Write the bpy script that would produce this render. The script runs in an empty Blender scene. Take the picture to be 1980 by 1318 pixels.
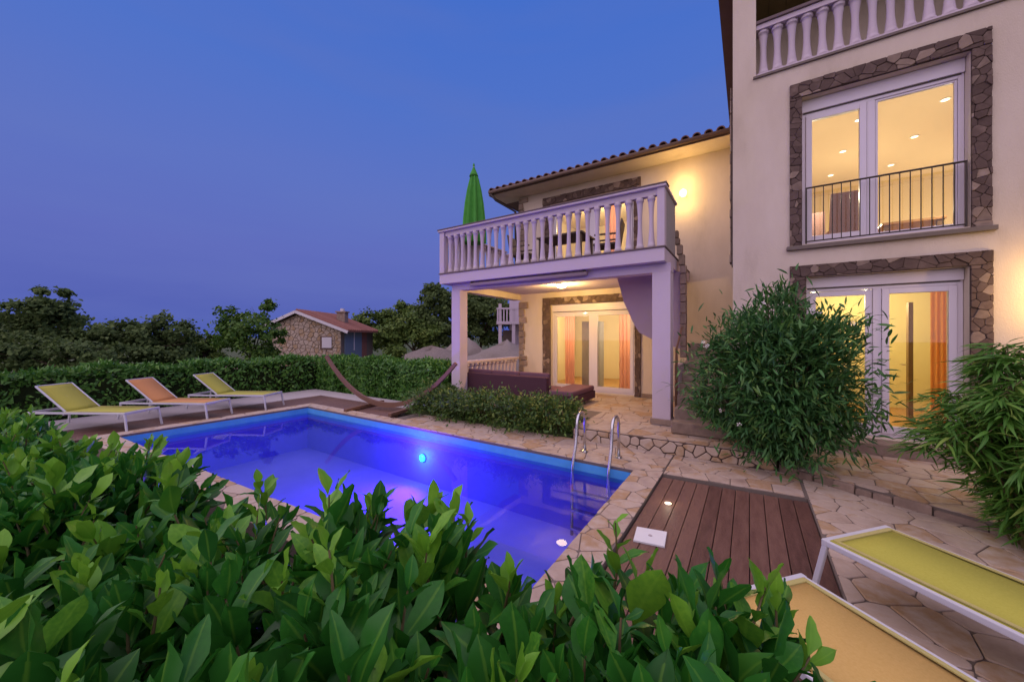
import bpy, math, random
import numpy as np
from mathutils import Vector, Matrix

random.seed(7)
rng = np.random.default_rng(7)
SC = bpy.context.scene
COL = SC.collection
R = math.radians


def lin(r, g, b):
    f = lambda c: (c / 255 / 12.92) if c / 255 <= .04045 else ((c / 255 + .055) / 1.055) ** 2.4
    return (f(r), f(g), f(b), 1.0)


# ------------------------------------------------------------------ camera, sky, afterglow, exposure
YAW = R(32.7985)
cam_d = bpy.data.cameras.new('camera')
cam = bpy.data.objects.new('camera', cam_d)
COL.objects.link(cam)
cam.location = (0, 0, 1.7)
cam.rotation_euler = (R(90), 0, YAW)
cam_d.sensor_width = 36
cam_d.lens = 12.915
cam_d.shift_y = -8.66 / 1980
cam_d.clip_start = .02
cam_d.clip_end = 3000
SC.camera = cam

world = bpy.data.worlds.new('World')
SC.world = world
world.use_nodes = True
wn, wl = world.node_tree.nodes, world.node_tree.links
wn.clear()
w_out = wn.new('ShaderNodeOutputWorld')
w_bg = wn.new('ShaderNodeBackground')
w_tc = wn.new('ShaderNodeTexCoord')
w_sep = wn.new('ShaderNodeSeparateXYZ')
w_map = wn.new('ShaderNodeMapping')
w_map.inputs['Scale'].default_value = (1.3, 1.3, 7.0)
w_noise = wn.new('ShaderNodeTexNoise')
w_noise.inputs['Scale'].default_value = 1.5
w_noise.inputs['Detail'].default_value = 4
w_noise.inputs['Roughness'].default_value = .5
w_ramp = wn.new('ShaderNodeValToRGB')
w_add = wn.new('ShaderNodeMath'); w_add.operation = 'MULTIPLY_ADD'
w_add.inputs[1].default_value = .11
w_mix = wn.new('ShaderNodeMix'); w_mix.data_type = 'RGBA'
w_fac = wn.new('ShaderNodeMapRange')
w_fac.inputs['From Min'].default_value = .42
w_fac.inputs['From Max'].default_value = .72
w_fac.inputs['To Max'].default_value = .28
wl.new(w_tc.outputs['Generated'], w_sep.inputs[0])
wl.new(w_tc.outputs['Generated'], w_map.inputs['Vector'])
wl.new(w_map.outputs[0], w_noise.inputs['Vector'])
wl.new(w_noise.outputs['Fac'], w_add.inputs[0])
wl.new(w_sep.outputs['Z'], w_add.inputs[2])
wl.new(w_add.outputs[0], w_ramp.inputs[0])
wl.new(w_noise.outputs['Fac'], w_fac.inputs['Value'])
wl.new(w_fac.outputs[0], w_mix.inputs['Factor'])
wl.new(w_ramp.outputs[0], w_mix.inputs['A'])
w_mix.inputs['B'].default_value = lin(104, 118, 186)
wl.new(w_mix.outputs['Result'], w_bg.inputs['Color'])
wl.new(w_bg.outputs[0], w_out.inputs[0])
w_bg.inputs['Strength'].default_value = .93
els = w_ramp.color_ramp.elements
els[0].position, els[0].color = .05, lin(70, 88, 174)
els[1].position, els[1].color = 1.0, lin(52, 92, 190)
for p_, c_ in ((.13, (88, 101, 181)), (.24, (96, 109, 188)), (.40, (93, 115, 194)), (.56, (80, 114, 199)), (.73, (68, 110, 201))):
    e_ = els.new(p_); e_.color = lin(*c_)

sun_d = bpy.data.lights.new('afterglow', 'SUN')
sun = bpy.data.objects.new('afterglow', sun_d)
COL.objects.link(sun)
sun_d.energy = 2.9
sun_d.angle = R(140)
sun_d.color = (1.0, .745, .635)
sun.rotation_euler = Vector((.20, .60, -.77)).to_track_quat('-Z', 'Y').to_euler()

SC.view_settings.view_transform = 'Standard'
SC.view_settings.look = 'None'
SC.view_settings.exposure = .12
SC.view_settings.gamma = 1
SC.view_settings.use_curve_mapping = False
SC.render.engine = 'CYCLES'
SC.cycles.max_bounces = 7
SC.cycles.diffuse_bounces = 3
SC.cycles.glossy_bounces = 3
SC.cycles.transparent_max_bounces = 12
SC.cycles.caustics_reflective = False
SC.cycles.caustics_refractive = False
SC.cycles.sample_clamp_indirect = 4
SC.cycles.use_denoising = True


# ------------------------------------------------------------------ materials
def nodes_of(name):
    m = bpy.data.materials.new(name)
    m.use_nodes = True
    nt = m.node_tree
    return m, nt.nodes, nt.links, nt.nodes['Principled BSDF']


def mat(name, cols, rough=.7, scale=6.0, bump=0.0, bscale=None, spec=.35, metal=0.0, rand=True, stretch=None, detail=5, sheen=0):
    """cols: list of (r,g,b) linear base colours, mixed by noise and by a random value per object."""
    m, n, l, b = nodes_of(name)
    tc = n.new('ShaderNodeTexCoord')
    mp = n.new('ShaderNodeMapping')
    if stretch:
        mp.inputs['Scale'].default_value = stretch
    l.new(tc.outputs['Object'], mp.inputs['Vector'])
    nz = n.new('ShaderNodeTexNoise')
    nz.inputs['Scale'].default_value = scale
    nz.inputs['Detail'].default_value = detail
    nz.inputs['Roughness'].default_value = .62
    oi = n.new('ShaderNodeObjectInfo')
    addv = n.new('ShaderNodeVectorMath'); addv.operation = 'ADD'
    sc = n.new('ShaderNodeVectorMath'); sc.operation = 'SCALE'
    comb = n.new('ShaderNodeCombineXYZ')
    for i in range(3):
        l.new(oi.outputs['Random'], comb.inputs[i])
    l.new(comb.outputs[0], sc.inputs[0]); sc.inputs['Scale'].default_value = 17.0 if rand else 0.0
    l.new(mp.outputs[0], addv.inputs[0]); l.new(sc.outputs[0], addv.inputs[1])
    l.new(addv.outputs[0], nz.inputs['Vector'])
    if len(cols) == 1:
        b.inputs['Base Color'].default_value = (*cols[0], 1)
    else:
        ramp = n.new('ShaderNodeValToRGB')
        el = ramp.color_ramp.elements
        k = len(cols)
        el[0].position, el[0].color = .0, (*cols[0], 1)
        el[1].position, el[1].color = 1.0, (*cols[-1], 1)
        for i in range(1, k - 1):
            e = el.new(i / (k - 1)); e.color = (*cols[i], 1)
        mixf = n.new('ShaderNodeMath'); mixf.operation = 'MULTIPLY_ADD'
        stretchf = n.new('ShaderNodeMapRange')
        stretchf.inputs['From Min'].default_value = .28; stretchf.inputs['From Max'].default_value = .72
        l.new(nz.outputs['Fac'], stretchf.inputs['Value'])
        if rand:
            l.new(stretchf.outputs[0], mixf.inputs[0]); mixf.inputs[1].default_value = .5
            half = n.new('ShaderNodeMath'); half.operation = 'MULTIPLY'; half.inputs[1].default_value = .5
            l.new(oi.outputs['Random'], half.inputs[0]); l.new(half.outputs[0], mixf.inputs[2])
            l.new(mixf.outputs[0], ramp.inputs[0])
        else:
            l.new(stretchf.outputs[0], ramp.inputs[0])
        l.new(ramp.outputs[0], b.inputs['Base Color'])
    b.inputs['Roughness'].default_value = rough
    b.inputs['Specular IOR Level'].default_value = spec
    b.inputs['Metallic'].default_value = metal
    if bump:
        nb = n.new('ShaderNodeTexNoise')
        nb.inputs['Scale'].default_value = bscale or scale * 5
        nb.inputs['Detail'].default_value = 4
        l.new(addv.outputs[0], nb.inputs['Vector'])
        bp = n.new('ShaderNodeBump')
        bp.inputs['Strength'].default_value = bump
        bp.inputs['Distance'].default_value = .01
        l.new(nb.outputs['Fac'], bp.inputs['Height'])
        l.new(bp.outputs[0], b.inputs['Normal'])
    return m


def leaf_mat(name, dark, light, young, rough=.35, vein=.5, trans=.25, spec=.5):
    """leaf colour from a per-leaf tone attribute; paler midrib along uv.x = .5; some light passes through."""
    m, n, l, b = nodes_of(name)
    at = n.new('ShaderNodeAttribute'); at.attribute_name = 'tone'
    ramp = n.new('ShaderNodeValToRGB')
    el = ramp.color_ramp.elements
    el[0].position, el[0].color = 0, (*dark, 1)
    el[1].position, el[1].color = 1, (*young, 1)
    e = el.new(.6); e.color = (*light, 1)
    tc = n.new('ShaderNodeTexCoord')
    nz = n.new('ShaderNodeTexNoise'); nz.inputs['Scale'].default_value = 11; nz.inputs['Detail'].default_value = 5
    l.new(tc.outputs['Object'], nz.inputs['Vector'])
    ad = n.new('ShaderNodeMath'); ad.operation = 'MULTIPLY_ADD'; ad.inputs[1].default_value = .46
    l.new(nz.outputs['Fac'], ad.inputs[0])
    sb = n.new('ShaderNodeMath'); sb.operation = 'SUBTRACT'; sb.inputs[1].default_value = .23
    l.new(at.outputs['Fac'], sb.inputs[0]); l.new(sb.outputs[0], ad.inputs[2])
    l.new(ad.outputs[0], ramp.inputs[0])
    uv = n.new('ShaderNodeUVMap')
    sx = n.new('ShaderNodeSeparateXYZ'); l.new(uv.outputs[0], sx.inputs[0])
    d = n.new('ShaderNodeMath'); d.operation = 'SUBTRACT'; d.inputs[1].default_value = .5; l.new(sx.outputs[0], d.inputs[0])
    a = n.new('ShaderNodeMath'); a.operation = 'ABSOLUTE'; l.new(d.outputs[0], a.inputs[0])
    mr = n.new('ShaderNodeMapRange'); mr.inputs['From Min'].default_value = .02; mr.inputs['From Max'].default_value = .075
    mr.inputs['To Min'].default_value = vein; mr.inputs['To Max'].default_value = 0
    l.new(a.outputs[0], mr.inputs['Value'])
    mx = n.new('ShaderNodeMix'); mx.data_type = 'RGBA'
    l.new(mr.outputs[0], mx.inputs['Factor']); l.new(ramp.outputs[0], mx.inputs['A'])
    mx.inputs['B'].default_value = (young[0] * 1.5, young[1] * 1.3, young[2] * 1.6, 1)
    l.new(mx.outputs['Result'], b.inputs['Base Color'])
    b.inputs['Roughness'].default_value = rough
    b.inputs['Specular IOR Level'].default_value = spec
    if trans:
        out = n['Material Output']
        tr = n.new('ShaderNodeBsdfTranslucent'); l.new(mx.outputs['Result'], tr.inputs['Color'])
        ms = n.new('ShaderNodeMixShader'); ms.inputs[0].default_value = trans
        l.new(b.outputs[0], ms.inputs[1]); l.new(tr.outputs[0], ms.inputs[2]); l.new(ms.outputs[0], out.inputs['Surface'])
    return m


def clear_mat(name, ior, tint, bump=0.0, bscale=4.0):
    m, n, l, b = nodes_of(name)
    n.remove(b)
    out = n['Material Output']
    fr = n.new('ShaderNodeFresnel'); fr.inputs['IOR'].default_value = ior
    t = n.new('ShaderNodeBsdfTransparent'); t.inputs['Color'].default_value = (*tint, 1)
    g = n.new('ShaderNodeBsdfGlossy'); g.inputs['Roughness'].default_value = 0.0
    ms = n.new('ShaderNodeMixShader')
    l.new(fr.outputs[0], ms.inputs[0]); l.new(t.outputs[0], ms.inputs[1]); l.new(g.outputs[0], ms.inputs[2])
    l.new(ms.outputs[0], out.inputs['Surface'])
    if bump:
        tc = n.new('ShaderNodeTexCoord')
        nz = n.new('ShaderNodeTexNoise'); nz.inputs['Scale'].default_value = bscale; nz.inputs['Detail'].default_value = 2
        l.new(tc.outputs['Object'], nz.inputs['Vector'])
        bp = n.new('ShaderNodeBump'); bp.inputs['Strength'].default_value = bump; bp.inputs['Distance'].default_value = .02
        l.new(nz.outputs['Fac'], bp.inputs['Height'])
        l.new(bp.outputs[0], fr.inputs['Normal']); l.new(bp.outputs[0], g.inputs['Normal'])
    return m


def emit_mat(name, col, strength):
    m, n, l, b = nodes_of(name)
    b.inputs['Base Color'].default_value = (*col, 1)
    b.inputs['Emission Color'].default_value = (*col, 1)
    b.inputs['Emission Strength'].default_value = strength
    return m


M = {}
M['ground'] = mat('soil_and_grass', [(.035, .05, .015), (.05, .075, .02), (.07, .07, .03)], .95, 1.5, .5, 20)
M['render'] = mat('cream_render', [(.52, .43, .34), (.62, .52, .42), (.66, .56, .46), (.70, .60, .50)], .9, .9, .5, 70, .2, rand=False, stretch=(1.6, 1.6, .55), detail=8)
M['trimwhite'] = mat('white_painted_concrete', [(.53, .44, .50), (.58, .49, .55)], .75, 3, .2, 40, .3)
M['capstone'] = mat('brown_cap_stone', [(.12, .085, .085), (.17, .12, .12)], .7, 8, .4, 40, .3)
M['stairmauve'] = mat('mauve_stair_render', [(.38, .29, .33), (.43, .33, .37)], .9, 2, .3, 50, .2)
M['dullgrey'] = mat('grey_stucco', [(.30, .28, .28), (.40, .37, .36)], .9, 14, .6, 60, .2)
M['stone'] = mat('field_stone', [(.14, .095, .075), (.22, .16, .125), (.30, .22, .17), (.38, .30, .25)], .85, 7, .6, 30, .25)
M['stonedark'] = mat('frame_stone', [(.07, .045, .038), (.10, .066, .055), (.13, .088, .072), (.22, .155, .125)], .85, 7, .6, 30, .25)
M['olivewood'] = mat('olive_stained_wood', [(.17, .13, .05), (.24, .19, .08)], .6, 6, .1, 30, .3)
M['mortar'] = mat('mortar', [(.155, .122, .103), (.20, .165, .14)], .95, 12, .4, 60, .15)
M['darkmortar'] = mat('dark_mortar', [(.075, .052, .046), (.10, .072, .063)], .95, 12, .4, 60, .15)
M['flag'] = mat('flagstone', [(.28, .195, .155), (.41, .31, .245), (.48, .38, .31), (.38, .24, .13), (.46, .36, .32)], .7, 5, .45, 22, .3)
M['flagpale'] = mat('pale_flagstone', [(.33, .24, .18), (.45, .345, .265), (.51, .41, .33), (.40, .26, .14), (.47, .37, .29)], .7, 5, .4, 22, .3)
M['concrete'] = mat('pale_concrete', [(.40, .36, .36), (.48, .43, .43)], .9, 2.5, .3, 30, .2)
M['plank'] = mat('brown_deck_board', [(.07, .032, .025), (.12, .058, .045), (.17, .09, .068), (.10, .05, .04)], .55, 4, .35, 18, .35, stretch=(6, 1, 6))
M['underdeck'] = mat('dark_joist', [(.012, .008, .007), (.02, .014, .012)], .9, 5)
M['liner'] = mat('pool_liner', [(.14, .15, .78), (.17, .18, .84)], .6, 3, .1, 20, .3, rand=False)
M['linerband'] = mat('pale_blue_liner_band', [(.08, .36, .66), (.11, .42, .72)], .5, 6, .1, 30, .35, rand=False)
M['water'] = clear_mat('pool_water', 1.33, (.86, .90, 1.0), .04, 2.6)
M['glass'] = clear_mat('window_glass', 1.45, (.95, .96, .95))
M['pvc'] = mat('white_pvc', [(.66, .60, .66), (.70, .64, .70)], .4, 2, 0, None, .4)
M['roomwall'] = mat('cream_plaster', [(.68, .55, .34), (.72, .59, .38)], .9, 1, .1, 50, .2, rand=False)
M['roomwarm'] = mat('yellow_plaster', [(.70, .57, .29), (.74, .61, .33)], .9, 1, .1, 50, .2, rand=False)
M['roomfloor'] = mat('oak_floor', [(.36, .19, .07), (.46, .25, .10)], .4, 3, .1, 20, .4, stretch=(1, 8, 1))
M['tile'] = mat('clay_roof_tile', [(.13, .075, .065), (.20, .11, .09), (.26, .15, .12)], .8, 9, .4, 40, .3)
M['redtile'] = mat('red_roof_tile', [(.20, .085, .062), (.26, .11, .082), (.31, .145, .11)], .8, 9, .4, 40, .3)
M['fascia'] = mat('brown_fascia', [(.13, .08, .06), (.17, .11, .08)], .7, 4)
M['iron'] = mat('dark_iron', [(.05, .04, .035), (.075, .06, .05)], .5, 8, 0, None, .5, .6)
M['steel'] = mat('brushed_steel', [(.55, .55, .56), (.62, .62, .63)], .22, 12, 0, None, .5, 1.0)
M['frame'] = mat('white_powder_coat', [(.54, .54, .57), (.60, .60, .63)], .4, 4, 0, None, .45)
M['hem'] = mat('sling_hem', [(.42, .38, .12), (.48, .42, .16)], .75, 90, .25, 260, .25, rand=False)
M['yellow'] = mat('yellow_mesh_fabric', [(.40, .38, .055), (.46, .44, .075)], .75, 90, .25, 260, .25, rand=False)
M['orange'] = mat('orange_mesh_fabric', [(.56, .25, .09), (.62, .29, .11)], .75, 90, .25, 260, .25, rand=False)
M['amber'] = mat('amber_mesh_fabric', [(.56, .36, .10), (.62, .41, .13)], .75, 90, .25, 260, .25, rand=False)
M['plum'] = mat('plum_weave', [(.07, .03, .045), (.10, .045, .06)], .85, 60, .4, 140, .2)
M['plumcushion'] = mat('mauve_cushion', [(.14, .07, .095), (.18, .095, .12)], .9, 20, .3, 90, .15)
M['parasol'] = mat('green_parasol_cloth', [(.055, .26, .035), (.08, .33, .05)], .8, 8, .2, 60, .2, rand=False)
M['wood'] = mat('brown_wood', [(.16, .08, .05), (.22, .12, .08)], .6, 5, .2, 40, .3, stretch=(1, 1, 1))
M['chair'] = mat('mauve_chair_fabric', [(.26, .15, .14), (.32, .19, .17)], .85, 30, .2, 120, .2)
M['darkwicker'] = mat('dark_wicker', [(.11, .085, .065), (.16, .125, .10)], .8, 50, .4, 120, .3)
M['curtain'] = leaf_mat('orange_curtain', (.74, .33, .09), (.74, .33, .09), (.74, .33, .09), .85, 0, .5, .2)
M['pinkcurtain'] = leaf_mat('pink_curtain', (.85, .42, .30), (.85, .42, .30), (.85, .42, .30), .85, 0, .5, .2)
M['darkwood'] = mat('dark_wood', [(.14, .08, .03), (.18, .10, .04)], .5, 6, .1, 30, .3)
M['rug'] = mat('brown_mat', [(.20, .10, .04), (.26, .13, .05)], .95, 20, .3, 80, .1)
M['blue'] = mat('blue_shutter', [(.15, .20, .27), (.18, .235, .31)], .6, 6, .2, 40, .3)
M['bark'] = mat('bark', [(.05, .035, .025), (.09, .065, .045)], .9, 9, .7, 30, .15)
M['stem'] = mat('green_stem', [(.10, .12, .035), (.16, .10, .05)], .7, 10)
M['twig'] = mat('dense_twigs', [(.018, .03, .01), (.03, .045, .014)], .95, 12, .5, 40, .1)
M['gravel'] = mat('pale_gravel', [(.17, .14, .12), (.24, .20, .18), (.29, .25, .22)], .95, 9, .8, 60, .15)
M['white'] = mat('white_plastic', [(.70, .70, .70), (.75, .75, .75)], .45, 4, 0, None, .4)
M['petal'] = mat('white_petal', [(.75, .72, .68), (.80, .76, .72)], .7, 8)
M['hutpanel'] = mat('white_board', [(.62, .58, .62), (.68, .63, .66)], .7, 6)
M['laurel'] = leaf_mat('laurel_leaf', (.014, .085, .013), (.034, .19, .018), (.17, .40, .03), .40, .26, .24, .28)
M['oleander'] = leaf_mat('oleander_leaf', (.026, .10, .028), (.055, .175, .04), (.15, .28, .06), .5, .35, .15, .35)
M['bamboo'] = leaf_mat('bamboo_leaf', (.04, .14, .016), (.09, .24, .028), (.26, .36, .07), .5, .2, .25, .35)
M['bush'] = leaf_mat('bush_leaf', (.035, .095, .018), (.085, .17, .03), (.22, .27, .05), .5, .2, .2, .35)
M['treedark'] = leaf_mat('dark_tree_leaf', (.07, .115, .035), (.11, .17, .05), (.17, .23, .07), .7, .1, .35, .2)
M['treemid'] = leaf_mat('olive_tree_leaf', (.065, .12, .026), (.12, .19, .038), (.18, .24, .05), .7, .1, .2, .2)
M['treebright'] = leaf_mat('fresh_tree_leaf', (.04, .105, .018), (.085, .18, .025), (.16, .26, .04), .6, .1, .25, .25)
M['hedge'] = leaf_mat('hedge_leaf', (.035, .12, .02), (.075, .22, .03), (.16, .33, .05), .45, .15, .25, .35)
M['lampglow'] = emit_mat('lit_lamp_glass', (1.0, .78, .42), 2.2)
M['spotglow'] = emit_mat('lit_spot', (1.0, .88, .62), 2.5)
M['poolglow'] = emit_mat('lit_pool_lens', (.04, .62, 1.0), 1.6)
M['lampbright'] = emit_mat('bright_lamp_glass', (1.0, .74, .30), 16.0)

# ------------------------------------------------------------------ helpers
ORG = {}


def thing(name, label, cat, loc=(0, 0, 0), group=None):
    o = bpy.data.objects.new(name, None)
    COL.objects.link(o)
    o.empty_display_size = .1
    o.location = loc
    ORG[o.name] = Vector(loc)
    o['label'] = label
    o['category'] = cat
    if group:
        o['group'] = group
    return o


def tag(o, label, cat, group=None):
    o['label'] = label
    o['category'] = cat
    if group:
        o['group'] = group
    return o


class MB:
    def __init__(s):
        s.v, s.f = [], []

    def quadbox(s, c):
        """c: 8 corners, bottom 0-3 counter-clockwise, top 4-7."""
        n = len(s.v)
        s.v += [tuple(p) for p in c]
        s.f += [tuple(n + i for i in q) for q in ((3, 2, 1, 0), (4, 5, 6, 7), (0, 1, 5, 4), (1, 2, 6, 5), (2, 3, 7, 6), (3, 0, 4, 7))]
        return s

    def box(s, x0, x1, y0, y1, z0, z1):
        return s.quadbox([(x0, y0, z0), (x1, y0, z0), (x1, y1, z0), (x0, y1, z0), (x0, y0, z1), (x1, y0, z1), (x1, y1, z1), (x0, y1, z1)])

    def bar(s, p, q, w, h, up=(0, 0, 1)):
        p, q = Vector(p), Vector(q)
        d = (q - p).normalized()
        u = Vector(up)
        if abs(d.dot(u)) > .98:
            u = Vector((0, 1, 0))
        a = d.cross(u).normalized()
        b = a.cross(d).normalized()
        a, b = a * w / 2, b * h / 2
        return s.quadbox([p - a - b, p + a - b, q + a - b, q - a - b, p - a + b, p + a + b, q + a + b, q - a + b])

    def tube(s, pts, rad, n=8, caps=True):
        pts = [Vector(p) for p in pts]
        k = len(pts)
        rs = rad if isinstance(rad, (list, tuple)) else [rad] * k
        base = len(s.v)
        prev = None
        for i, p in enumerate(pts):
            d = (pts[min(i + 1, k - 1)] - pts[max(i - 1, 0)]).normalized()
            if prev is None:
                u = Vector((0, 0, 1)) if abs(d.z) < .9 else Vector((1, 0, 0))
                a = d.cross(u).normalized()
            else:
                a = (prev - d * prev.dot(d)).normalized()
            prev = a
            b = d.cross(a)
            for j in range(n):
                t = 2 * math.pi * j / n
                s.v.append(tuple(p + (a * math.cos(t) + b * math.sin(t)) * rs[i]))
        for i in range(k - 1):
            for j in range(n):
                s.f.append((base + i * n + j, base + i * n + (j + 1) % n, base + (i + 1) * n + (j + 1) % n, base + (i + 1) * n + j))
        if caps:
            s.f.append(tuple(base + j for j in range(n - 1, -1, -1)))
            s.f.append(tuple(base + (k - 1) * n + j for j in range(n)))
        return s

    def lathe(s, prof, n=10, c=(0, 0, 0), lobes=0, amp=0):
        base = len(s.v)
        for r, z in prof:
            for j in range(n):
                t = 2 * math.pi * j / n
                rr = r * (1 + amp * math.cos(lobes * t)) if lobes else r
                s.v.append((c[0] + rr * math.cos(t), c[1] + rr * math.sin(t), c[2] + z))
        for i in range(len(prof) - 1):
            for j in range(n):
                s.f.append((base + i * n + j, base + i * n + (j + 1) % n, base + (i + 1) * n + (j + 1) % n, base + (i + 1) * n + j))
        s.f.append(tuple(base + j for j in range(n - 1, -1, -1)))
        s.f.append(tuple(base + (len(prof) - 1) * n + j for j in range(n)))
        return s

    def prism(s, poly, h0, h1, fn=lambda u, v, w: (u, v, w), inset=0.0, cham=0.0, cap0=True):
        """poly counter-clockwise in (u, v); side faces from w = h0 to h1, the top edge chamfered."""
        n = len(poly)
        b = len(s.v)
        cx = sum(p[0] for p in poly) / n
        cy = sum(p[1] for p in poly) / n
        rings = [(0.0, h0), (0.0, h1 - cham)]
        if cham:
            rings.append((inset, h1))
        for ins, w in rings:
            for u, v in poly:
                d = math.hypot(u - cx, v - cy) or 1
                k = max(0, 1 - ins / d)
                s.v.append(tuple(fn(cx + (u - cx) * k, cy + (v - cy) * k, w)))
        for r in range(len(rings) - 1):
            for j in range(n):
                s.f.append((b + r * n + j, b + r * n + (j + 1) % n, b + (r + 1) * n + (j + 1) % n, b + (r + 1) * n + j))
        s.f.append(tuple(b + (len(rings) - 1) * n + j for j in range(n)))
        if cap0:
            s.f.append(tuple(b + j for j in range(n - 1, -1, -1)))
        return s

    def mesh(s, name, m, smooth=False, org=(0, 0, 0)):
        me = bpy.data.meshes.new(name)
        ox, oy, oz = org
        me.from_pydata([(x - ox, y - oy, z - oz) for x, y, z in s.v], [], s.f)
        if m:
            me.materials.append(m)
        if smooth:
            me.polygons.foreach_set('use_smooth', [True] * len(me.polygons))
        me.update()
        return me

    def put(s, name, m, parent=None, kind=None, smooth=False, bevel=0.0, org=None):
        if parent is not None:
            org = ORG.get(parent.name, Vector((0, 0, 0)))
        elif org is None:
            org = Vector((0, 0, 0))
        o = bpy.data.objects.new(name, s.mesh(name, m, smooth, org))
        COL.objects.link(o)
        if parent is not None:
            o.parent = parent
        else:
            o.location = org
        ORG[o.name] = Vector(org)
        if kind:
            o['kind'] = kind
        if bevel:
            md = o.modifiers.new('edge', 'BEVEL'); md.width = bevel; md.segments = 2; md.limit_method = 'ANGLE'; md.angle_limit = R(40)
        return o


def put_mesh(name, me, parent, loc=(0, 0, 0), rot=(0, 0, 0), scale=(1, 1, 1), matrix=None):
    """an object that shares mesh data, at a world place under a parent without rotation"""
    o = bpy.data.objects.new(name, me)
    COL.objects.link(o)
    o.parent = parent
    org = ORG.get(parent.name, Vector((0, 0, 0))) if parent else Vector((0, 0, 0))
    if matrix is not None:
        mm = matrix.copy()
        mm.translation = mm.translation - org
        o.matrix_local = mm
    else:
        o.location = Vector(loc) - org
        o.rotation_euler = rot
        o.scale = scale
    return o


KIDS = {}


def copy_tree(root, loc, rz, label, group=None):
    kids = {}
    for o in COL.objects:
        if o.parent:
            kids.setdefault(o.parent.name, []).append(o)
    r = root.copy(); COL.objects.link(r)
    r.location = loc; r.rotation_euler = (0, 0, rz); r['label'] = label
    if group:
        r['group'] = group
    for ch in kids.get(root.name, []):
        c = ch.copy(); COL.objects.link(c); c.parent = r
        for g in kids.get(ch.name, []):
            d = g.copy(); COL.objects.link(d); d.parent = c
    return r


def lamp(name, parent, loc, watts, col, radius=.05, kind='POINT', spot=None, aim=None, blend=.4):
    d = bpy.data.lights.new(name, kind)
    d.energy = watts; d.color = col; d.shadow_soft_size = radius
    if kind == 'SPOT':
        d.spot_size = R(spot); d.spot_blend = blend
    o = bpy.data.objects.new(name, d)
    COL.objects.link(o)
    o.location = loc
    if aim is not None:
        o.rotation_euler = Vector(aim).to_track_quat('-Z', 'Y').to_euler()
    if parent is not None:
        o.parent = parent
        o.location = Vector(loc) - ORG.get(parent.name, Vector((0, 0, 0)))
    return o


def clip(poly, nx, ny, c):
    """part of poly where nx*x + ny*y <= c"""
    out = []
    n = len(poly)
    for i in range(n):
        p, q = poly[i], poly[(i + 1) % n]
        dp, dq = nx * p[0] + ny * p[1] - c, nx * q[0] + ny * q[1] - c
        if dp <= 0:
            out.append(p)
        if dp * dq < 0:
            t = dp / (dp - dq)
            out.append((p[0] + (q[0] - p[0]) * t, p[1] + (q[1] - p[1]) * t))
    return out


def crazy(region, size, gap, rnd, jitter=.42, aspect=1.0):
    """irregular stone outlines that fill the convex region, with a joint of width gap between them"""
    xs = [p[0] for p in region]; ys = [p[1] for p in region]
    sx, sy = size * aspect, size
    pts = []
    j = 0
    y = min(ys) - sy
    while y < max(ys) + sy * 2:
        x = min(xs) - sx + (sx / 2 if j % 2 else 0)
        while x < max(xs) + sx * 2:
            pts.append((x + rnd.uniform(-jitter, jitter) * sx, y + rnd.uniform(-jitter, jitter) * sy))
            x += sx
        y += sy; j += 1
    out = []
    for i, (px, py) in enumerate(pts):
        if not (min(xs) - sx < px < max(xs) + sx and min(ys) - sy < py < max(ys) + sy):
            continue
        poly = list(region)
        for k, (qx, qy) in enumerate(pts):
            if k == i or abs(qx - px) > 2.6 * sx or abs(qy - py) > 2.6 * sy:
                continue
            dx, dy = qx - px, qy - py
            L = math.hypot(dx, dy)
            nx, ny = dx / L, dy / L
            poly = clip(poly, nx, ny, nx * (px + qx) / 2 + ny * (py + qy) / 2 - gap / 2)
            if len(poly) < 3:
                break
        if len(poly) < 3:
            continue
        a = .5 * sum(poly[t][0] * poly[(t + 1) % len(poly)][1] - poly[(t + 1) % len(poly)][0] * poly[t][1] for t in range(len(poly)))
        if a < size * size * .06:
            continue
        # cut the sharp corners a little so that no stone is a perfect polygon
        q = []
        n = len(poly)
        for t in range(n):
            p0, p1, p2 = poly[t - 1], poly[t], poly[(t + 1) % n]
            la, lb = math.dist(p0, p1), math.dist(p1, p2)
            c = min(.10 * size * rnd.uniform(.3, 1), la * .3, lb * .3)
            if la > 1e-6 and lb > 1e-6 and c > .004:
                q.append((p1[0] + (p0[0] - p1[0]) * c / la, p1[1] + (p0[1] - p1[1]) * c / la))
                q.append((p1[0] + (p2[0] - p1[0]) * c / lb, p1[1] + (p2[1] - p1[1]) * c / lb))
            else:
                q.append(p1)
        out.append(q)
    return out


def stones(name, region, size, gap, m, parent, fn, h=(.0, .02), seed=1, jitter=.47, aspect=1.15, cham=.004, uneven=.006):
    rnd = random.Random(seed)
    made = []
    for poly in crazy(region, size, gap, rnd, jitter, aspect):
        up = h[1] + rnd.uniform(-uneven, uneven)
        b = MB().prism(poly, h[0], up, fn, inset=cham * 1.6, cham=cham, cap0=False)
        made.append(b.put(name, m, parent))
    return made


XY = lambda z0: (lambda u, v, w: (u, v, z0 + w))
FRONT = lambda y0: (lambda u, v, w: (u, y0 - w, v))     # a face that looks towards -Y


def rect(x0, x1, y0, y1):
    return [(x0, y0), (x1, y0), (x1, y1), (x0, y1)]


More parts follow.
